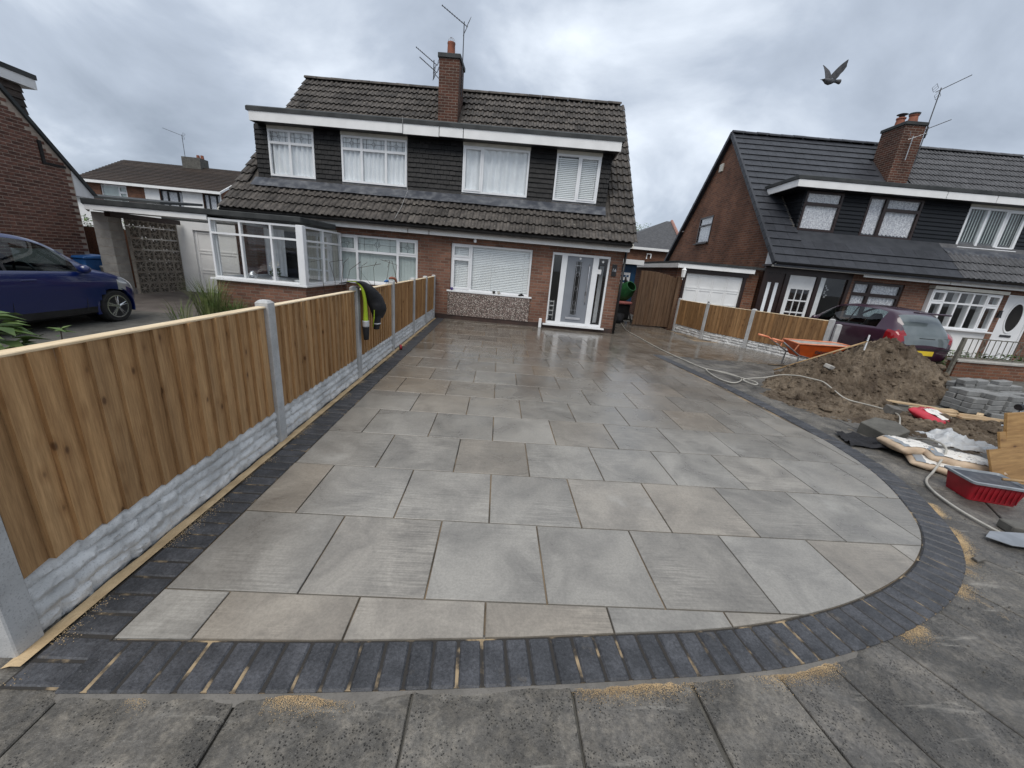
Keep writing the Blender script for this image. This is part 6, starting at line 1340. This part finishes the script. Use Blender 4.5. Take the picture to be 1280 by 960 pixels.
# small red tape on the edging, brush and gloves on the fence
tp = thing('tape_measure', 'small red and black tape measure by the post foot on the black edging', 'tape measure', (-1.66, 6.72, .0), .4)
MB().lathe([(.03, -.02), (.045, -.018), (.045, .018), (.03, .02)], (0, 0, .045), 'x', 14).obj('case', 'redtub', tp, smooth=30); MB().lathe([(.025, -.024), (.025, .024)], (0, 0, .045), 'x', 12).obj('side_cap', 'blackpl', tp)
tag(MB().tube([(-.03, -.05, .022), (-.01, 0, .03), (.03, .06, .02), (.055, .10, -.05)], [.016, .022, .022, .012], 8).obj('work_glove', 'terra', None, (-1.79, 6.67, 1.20), smooth=True), 'tan glove draped over a fence post top', 'glove')
tag(MB().tube([(-.02, -.06, .012), (0, 0, .022), (.01, .06, .012)], [.012, .022, .012], 8).obj('work_glove', 'bluebin', None, (-1.80, 6.40, 1.17), smooth=True), 'blue glove lying on the fence cap beside the tan glove', 'glove')
# ------------------------------------------------------------------ jacket over the fence
JK = thing('jacket', 'black and hi-vis yellow work jacket hung over a concrete fence post', 'jacket', (-1.765, 4.86, 1.2)); JK.scale = (1, .86, .80)
def cloth(path, ry, rx, seed, n=18, amp=.016):
    rings = []; Pn = spline(path, .02); m_ = len(Pn)
    def iv(a, t): q = t*(len(a)-1); i = min(int(q), len(a)-2); f = q-i; return a[i]*(1-f)+a[i+1]*f
    for i, p in enumerate(Pn):
        t = i/(m_-1); a, b = iv(ry, t), iv(rx, t); rg = []
        for k in range(n):
            th = 2*pi*k/n; w = 1+amp*18*fbm(p.x*9+cos(th), p.y*9+sin(th)*.8, p.z*4+seed, 3); rg.append((p.x+b*w*sin(th), p.y+a*w*cos(th), p.z+.01*fbm(k, i*.2, seed)))
        rings.append(rg)
    return MB().loft(rings)
cloth([(-.10, -.14, .03), (-.04, -.02, .055), (.05, .12, .05), (.13, .24, -.08), (.16, .36, -.22), (.17, .46, -.40), (.15, .48, -.56)], [.07, .12, .13, .16, .20, .24, .14], [.025, .04, .055, .08, .10, .10, .06], 3).obj('body', 'blackcloth', JK, smooth=True)
cloth([(-.06, -.02, .06), (.02, .03, .055), (.075, .07, -.03), (.095, .10, -.2), (.095, .12, -.38), (.09, .135, -.56)], [.035, .035, .026, .027, .032, .045], [.015, .018, .020, .022, .026, .032], 9, amp=.008).obj('sleeve', 'hivis', JK, smooth=True)
cloth([(.09, .135, -.545), (.09, .14, -.65)], [.062, .064], [.04, .04], 12, amp=.006).obj('reflective_band', 'reflect', JK, smooth=True)
cloth([(.09, .14, -.64), (.088, .15, -.80), (.085, .155, -.86)], [.062, .058, .048], [.039, .037, .03], 15, amp=.009).obj('cuff', 'blackcloth', JK, smooth=True)
cloth([(.17, .42, -.42), (.17, .38, -.60), (.165, .36, -.72)], [.085, .065, .055], [.055, .045, .035], 17, amp=.01).obj('sleeve', 'blackcloth', JK, smooth=True)
cloth([(.17, .378, -.61), (.17, .375, -.645)], [.068, .068], [.049, .049], 18, amp=.004).obj('reflective_band', 'reflect', JK, smooth=True)
MB().tube([(.075, .12, .05), (.165, .19, -.08), (.18, .22, -.30), (.17, .24, -.50), (.15, .25, -.66)], .008, 5).obj('piping', 'hivis', JK, smooth=True)
# ------------------------------------------------------------------ low wall, railings and planting in front of the right house
LWALL = thing('garden_wall', 'low mossy brick garden wall with flat coping below the railings', 'wall', (10.95, 8.42, -.03), rad(1))
MB().box(0, 9, 0, .2, 0, .36).obj('wall_body', 'brick2', LWALL); MB().box(-.02, 9.02, -.03, .23, .362, .42).obj('coping', 'block', LWALL, bevel=.01)
RL = thing('railing', 'weathered metal railing with curled bars standing on the low garden wall', 'railing', (10.95, 8.52, .39), rad(1))
for z in (.04, .50): MB().box(0, 9, -.012, .012, z-.012, z+.012).obj('rail', 'railm', RL)
pk = MB().tube([(0, 0, .04), (0, 0, .5)], .009, 5).mesh('picket')
for k in range(60): inst('picket', pk, 'railm', RL, (.12+k*.15, 0, 0))
sc2 = MB().tube([(0, -.02, .05), (.06, -.03, .12), (.0, -.02, .22), (.07, -.02, .33), (.02, -.02, .45)], .012, 5).mesh('scroll')
for k in range(9): inst('scroll', sc2, 'railm', RL, (.55+k*.95, 0, 0))
tag(MB().box(-.03, .03, -.03, .03, 0, .95).obj('railing_post', 'railm', None, (10.86, 8.45, -.05), (0, .06, 0)), 'thin leaning post at the left end of the railing', 'post')
def leafy(name, label, loc, rx, ry, h, n, mat, ls=.06, seed=0, cat='plant', grp=None, low=.1, up=.5):
    rs = random.Random(seed); t = thing(name, label, cat, loc, 0, grp); mb = MB(); st = MB()
    for k in range(max(4, n//22)):
        a = rs.random()*6.3; r = rs.random()**.5; st.tube([(0 + .2*rx*cos(a), .2*ry*sin(a), 0), (rx*r*.6*cos(a), ry*r*.6*sin(a), h*.5), (rx*r*cos(a), ry*r*sin(a), h*rs.uniform(.6, 1))], [.008, .006, .003], 4)
    for k in range(n):
        a = rs.random()*6.3; r = rs.random()**.5; z = h*(low+(1-low)*rs.random()); q = sqrt(max(.05, 1-((z/h-.35)/.8)**2)); c = Vector((rx*r*cos(a)*q, ry*r*sin(a)*q, z))
        d = Vector((cos(a)+rs.uniform(-.8, .8), sin(a)+rs.uniform(-.8, .8), rs.uniform(-.5, up))).normalized(); s = d.cross(Vector((rs.uniform(-.3, .3), rs.uniform(-.3, .3), 1))).normalized(); l = ls*rs.uniform(.6, 1.4); u = s.cross(d)
        mb.add([c, c+d*l*.45+s*l*.28+u*l*.06, c+d*l+u*-l*.12, c+d*l*.45-s*l*.28+u*l*.06], [(0, 1, 2), (0, 2, 3)])
    st.obj('stems', 'bark', t); mb.obj('leaves', mat, t); return t
for k, (x, y, h, mt, lb) in enumerate([(11.3, 9.0, .55, 'leaf', 'low green shrub at the left end of the railings'), (12.2, 9.1, .5, 'leaf2', 'dark green shrub behind the railings below the bow window'), (13.2, 9.0, .55, 'leaf', 'bright green shrub behind the railings before the white door'), (14.2, 9.1, .6, 'leaf2', 'dark bushy shrub behind the railings at the far end')]):
    leafy('shrub', lb, (x, y, -.02), .55, .35, h, 420, mt, .085, 40+k, grp='shrubs behind the railings')
leafy('shrub', 'leafy green plant growing beside the back bumper of the plum car', (11.6, 10.2, -.05), .4, .4, .75, 300, 'leaf', .08, 61)
# plants on the neighbour's side of the left fence
leafy('leafy_weed', 'broad-leaved green weed rising behind the near fence panel', (-2.95, 2.15, -.045), .30, .26, 1.16, 130, 'leaf', .12, 71, low=.6, up=.3)
leafy('leafy_weed', 'small-leaved weed just showing over the near fence panel by the car', (-2.80, 2.42, -.045), .12, .12, 1.04, 60, 'leaf', .085, 72, low=.6)
def grass(label, loc, rx, ry, h, n, seed):
    rs = random.Random(seed); mb = MB()
    for k in range(n):
        a = rs.random()*6.3; r = rs.random()**.7; b = Vector((rx*r*cos(a)*.7, ry*r*sin(a)*.7, 0)); ln = Vector((cos(a)*rs.uniform(.1, .5), sin(a)*rs.uniform(.1, .5), 0))*h; hh = h*rs.uniform(.45, 1); w = Vector((-sin(a), cos(a), 0))*rs.uniform(.003, .008)
        p = [b, b+ln*.35+Vector((0, 0, hh*.6)), b+ln+Vector((0, 0, hh))]; mb.add([p[0]-w, p[0]+w, p[1]+w*.8, p[1]-w*.8, p[2]], [(0, 1, 2, 3), (3, 2, 4)])
    return tag(mb.obj('grass_tuft', 'grass', None, loc), label, 'grass')
grass('tall clump of long grass beside the brick bay', (-6.2, 8.6, -.045), .42, .3, .95, 260, 81)
grass('short tuft of grass at the foot of the brick bay', (-5.7, 8.55, -.045), .5, .25, .5, 260, 82)
grass('thin tuft of grass beside the blue car wheel', (-6.3, 7.9, -.045), .3, .2, .55, 40, 83)
0 and leafy('thorny_stems', 'bare wiry stems in front of the left ground floor window', (-3.6, 10.2, -.045), .9, .25, 1.45, 60, 'leaf2', .04, 84, low=.5)
# wiry climber
wc = MB(); rs = random.Random(3)
for k in range(10):
    x = -.9+k*.2; wc.tube([(x, 0, 0), (x+rs.uniform(-.1, .1), rs.uniform(-.1, .1), .9), (x+rs.uniform(-.2, .2), rs.uniform(-.1, .1), rs.uniform(1.2, 1.5)), (x+rs.uniform(-.4, .4), 0, rs.uniform(1.3, 1.55))], .006, 4)
tag(wc.obj('bare_shrub', 'bark', None, (-3.4, 9.9, -.045)), 'bare twiggy shrub before the left ground floor window', 'shrub')
# trees and hedge far behind
def tree(loc, h, cr, n, seed, label):
    rs = random.Random(seed); t = thing('tree', label, 'tree', loc); tk = MB().tube([(0, 0, 0), (.1, 0, h*.3), (0, .1, h*.6), (.1, 0, h*.9)], [.2, .15, .1, .04], 7)
    cs = []
    for k in range(9):
        a = rs.random()*6.3; e = Vector((cr*.75*cos(a)*rs.random(), cr*.75*sin(a)*rs.random(), h*rs.uniform(.5, .95))); tk.tube([(0, 0, h*.35), e*.6+Vector((0, 0, h*.15)), e], [.08, .05, .02], 5); cs.append((e, cr*rs.uniform(.3, .5)))
    tk.obj('trunk', 'bark', t, smooth=True); mb = MB()
    for k in range(n):
        c, r = cs[k % len(cs)]; v = Vector((rs.gauss(0, 1), rs.gauss(0, 1), rs.gauss(0, 1))).normalized()*r*rs.random()**.4; d = Vector((rs.gauss(0, 1), rs.gauss(0, 1), rs.gauss(0, .6))).normalized(); s = d.orthogonal().normalized(); l = rs.uniform(.1, .2); p = c+v
        mb.add([p, p+d*l*.5+s*l*.4, p+d*l, p+d*l*.5-s*l*.4], [(0, 1, 2), (0, 2, 3)])
    mb.obj('crown', 'leaf', t); return t
tree((13.2, 46, 0), 7.4, 2.2, 2600, 4, 'small tree showing between the two roofs'); tree((17.5, 55, 0), 8.2, 2.6, 2000, 5, 'thin-crowned tree showing past the far gable')
leafy('hedge', 'bit of green hedge seen between the brick gable and the carport', (-18.5, 19.5, 0), 2.2, .7, 2.1, 900, 'leaf', .16, 91, cat='hedge')
GH = thing('white_outhouse', 'white rendered outbuilding glimpsed under the left neighbour\'s eaves', 'outbuilding', (-20.5, 21.5, 0)); MB().box(-3, 3.2, 0, 2.5, 0, 3.0).obj('wall', 'white', GH); MB().prism([(-3.2, -.2, 3.0), (3.4, -.2, 3.0), (3.4, 2.7, 3.3), (-3.2, 2.7, 3.3)], (0, 0, .12)).obj('roof', 'felt', GH)
# ------------------------------------------------------------------ pigeon in flight
BD = thing('pigeon', 'dark grey pigeon flying with raised wings against the cloud', 'bird', (6.62, 9.36, 5.88), rad(180)); 
bd = MB(); prof = [(-.17, .006, 0), (-.155, .022, .004), (-.13, .030, .006), (-.10, .032, 0), (-.05, .052, -.012), (.02, .06, -.018), (.08, .045, -.008), (.12, .028, 0), (.16, .03, .004), (.24, .045, .0), (.245, .04, -.004)]
bd.loft([[(x, r*cos(a), z+(r if x < .12 else r*.25)*sin(a)) for a in [2*pi*k/12 for k in range(12)]] for x, r, z in [(-p[0], p[1], p[2]) for p in prof]]); bd.obj('body', 'bird', BD, smooth=50)
for s, tip, spread in ((1, (-.20, .10, .34), .16), (-1, (.13, -.12, .31), .14)):
    sh_ = Vector((.05, s*.04, .03)); tp_ = Vector(tip); ax = (tp_-sh_); wm_ = MB(); top_ = []; bo = []
    chord = Vector((-1, 0, -.12))*spread
    for k in range(9):
        f = k/8; c = sh_+ax*f+Vector((0, 0, .03*sin(pi*f))); wdt = (1-.15*f)*(1 if f < .55 else max(.12, 1-(f-.55)*1.9)); top_.append(c); bo.append(c+chord*wdt*(1+.06*(k % 2)))
    wm_.loft([[t_1, (t_1+b_1)/2+Vector((0, .008*s, .006)), b_1] for t_1, b_1 in zip(top_, bo)], closed=False); th_ = Vector((0, .006*s, 0)); m0 = list(wm_.v); nf = len(wm_.f); wm_.add([Vector(p)+th_ for p in m0], [tuple(reversed(f)) for f in wm_.f[:nf]]); wm_.obj('wing', 'bird', BD, smooth=True)
MB().lathe([(.006, 0), (.001, .025)], (.17, 0, .0), 'x', 6).obj('beak', 'dmetal', BD)

# grit and crumbs lying on the old flags
gm_ = MB(); rs = random.Random(21)
for k in range(520):
    x, y = rs.uniform(-1.6, 4.8), rs.uniform(.55, 4.5)
    if inside((x, y), outpoly): continue
    r = rs.uniform(.002, .006)*(2 if rs.random() < .05 else 1); gm_.lathe([(r*.4, -r), (r, -.2*r), (r*.8, .5*r), (r*.2, r)], (x, y, -.011+r*.5), n=5)
stuff(gm_.obj('grit', 'haunch'))
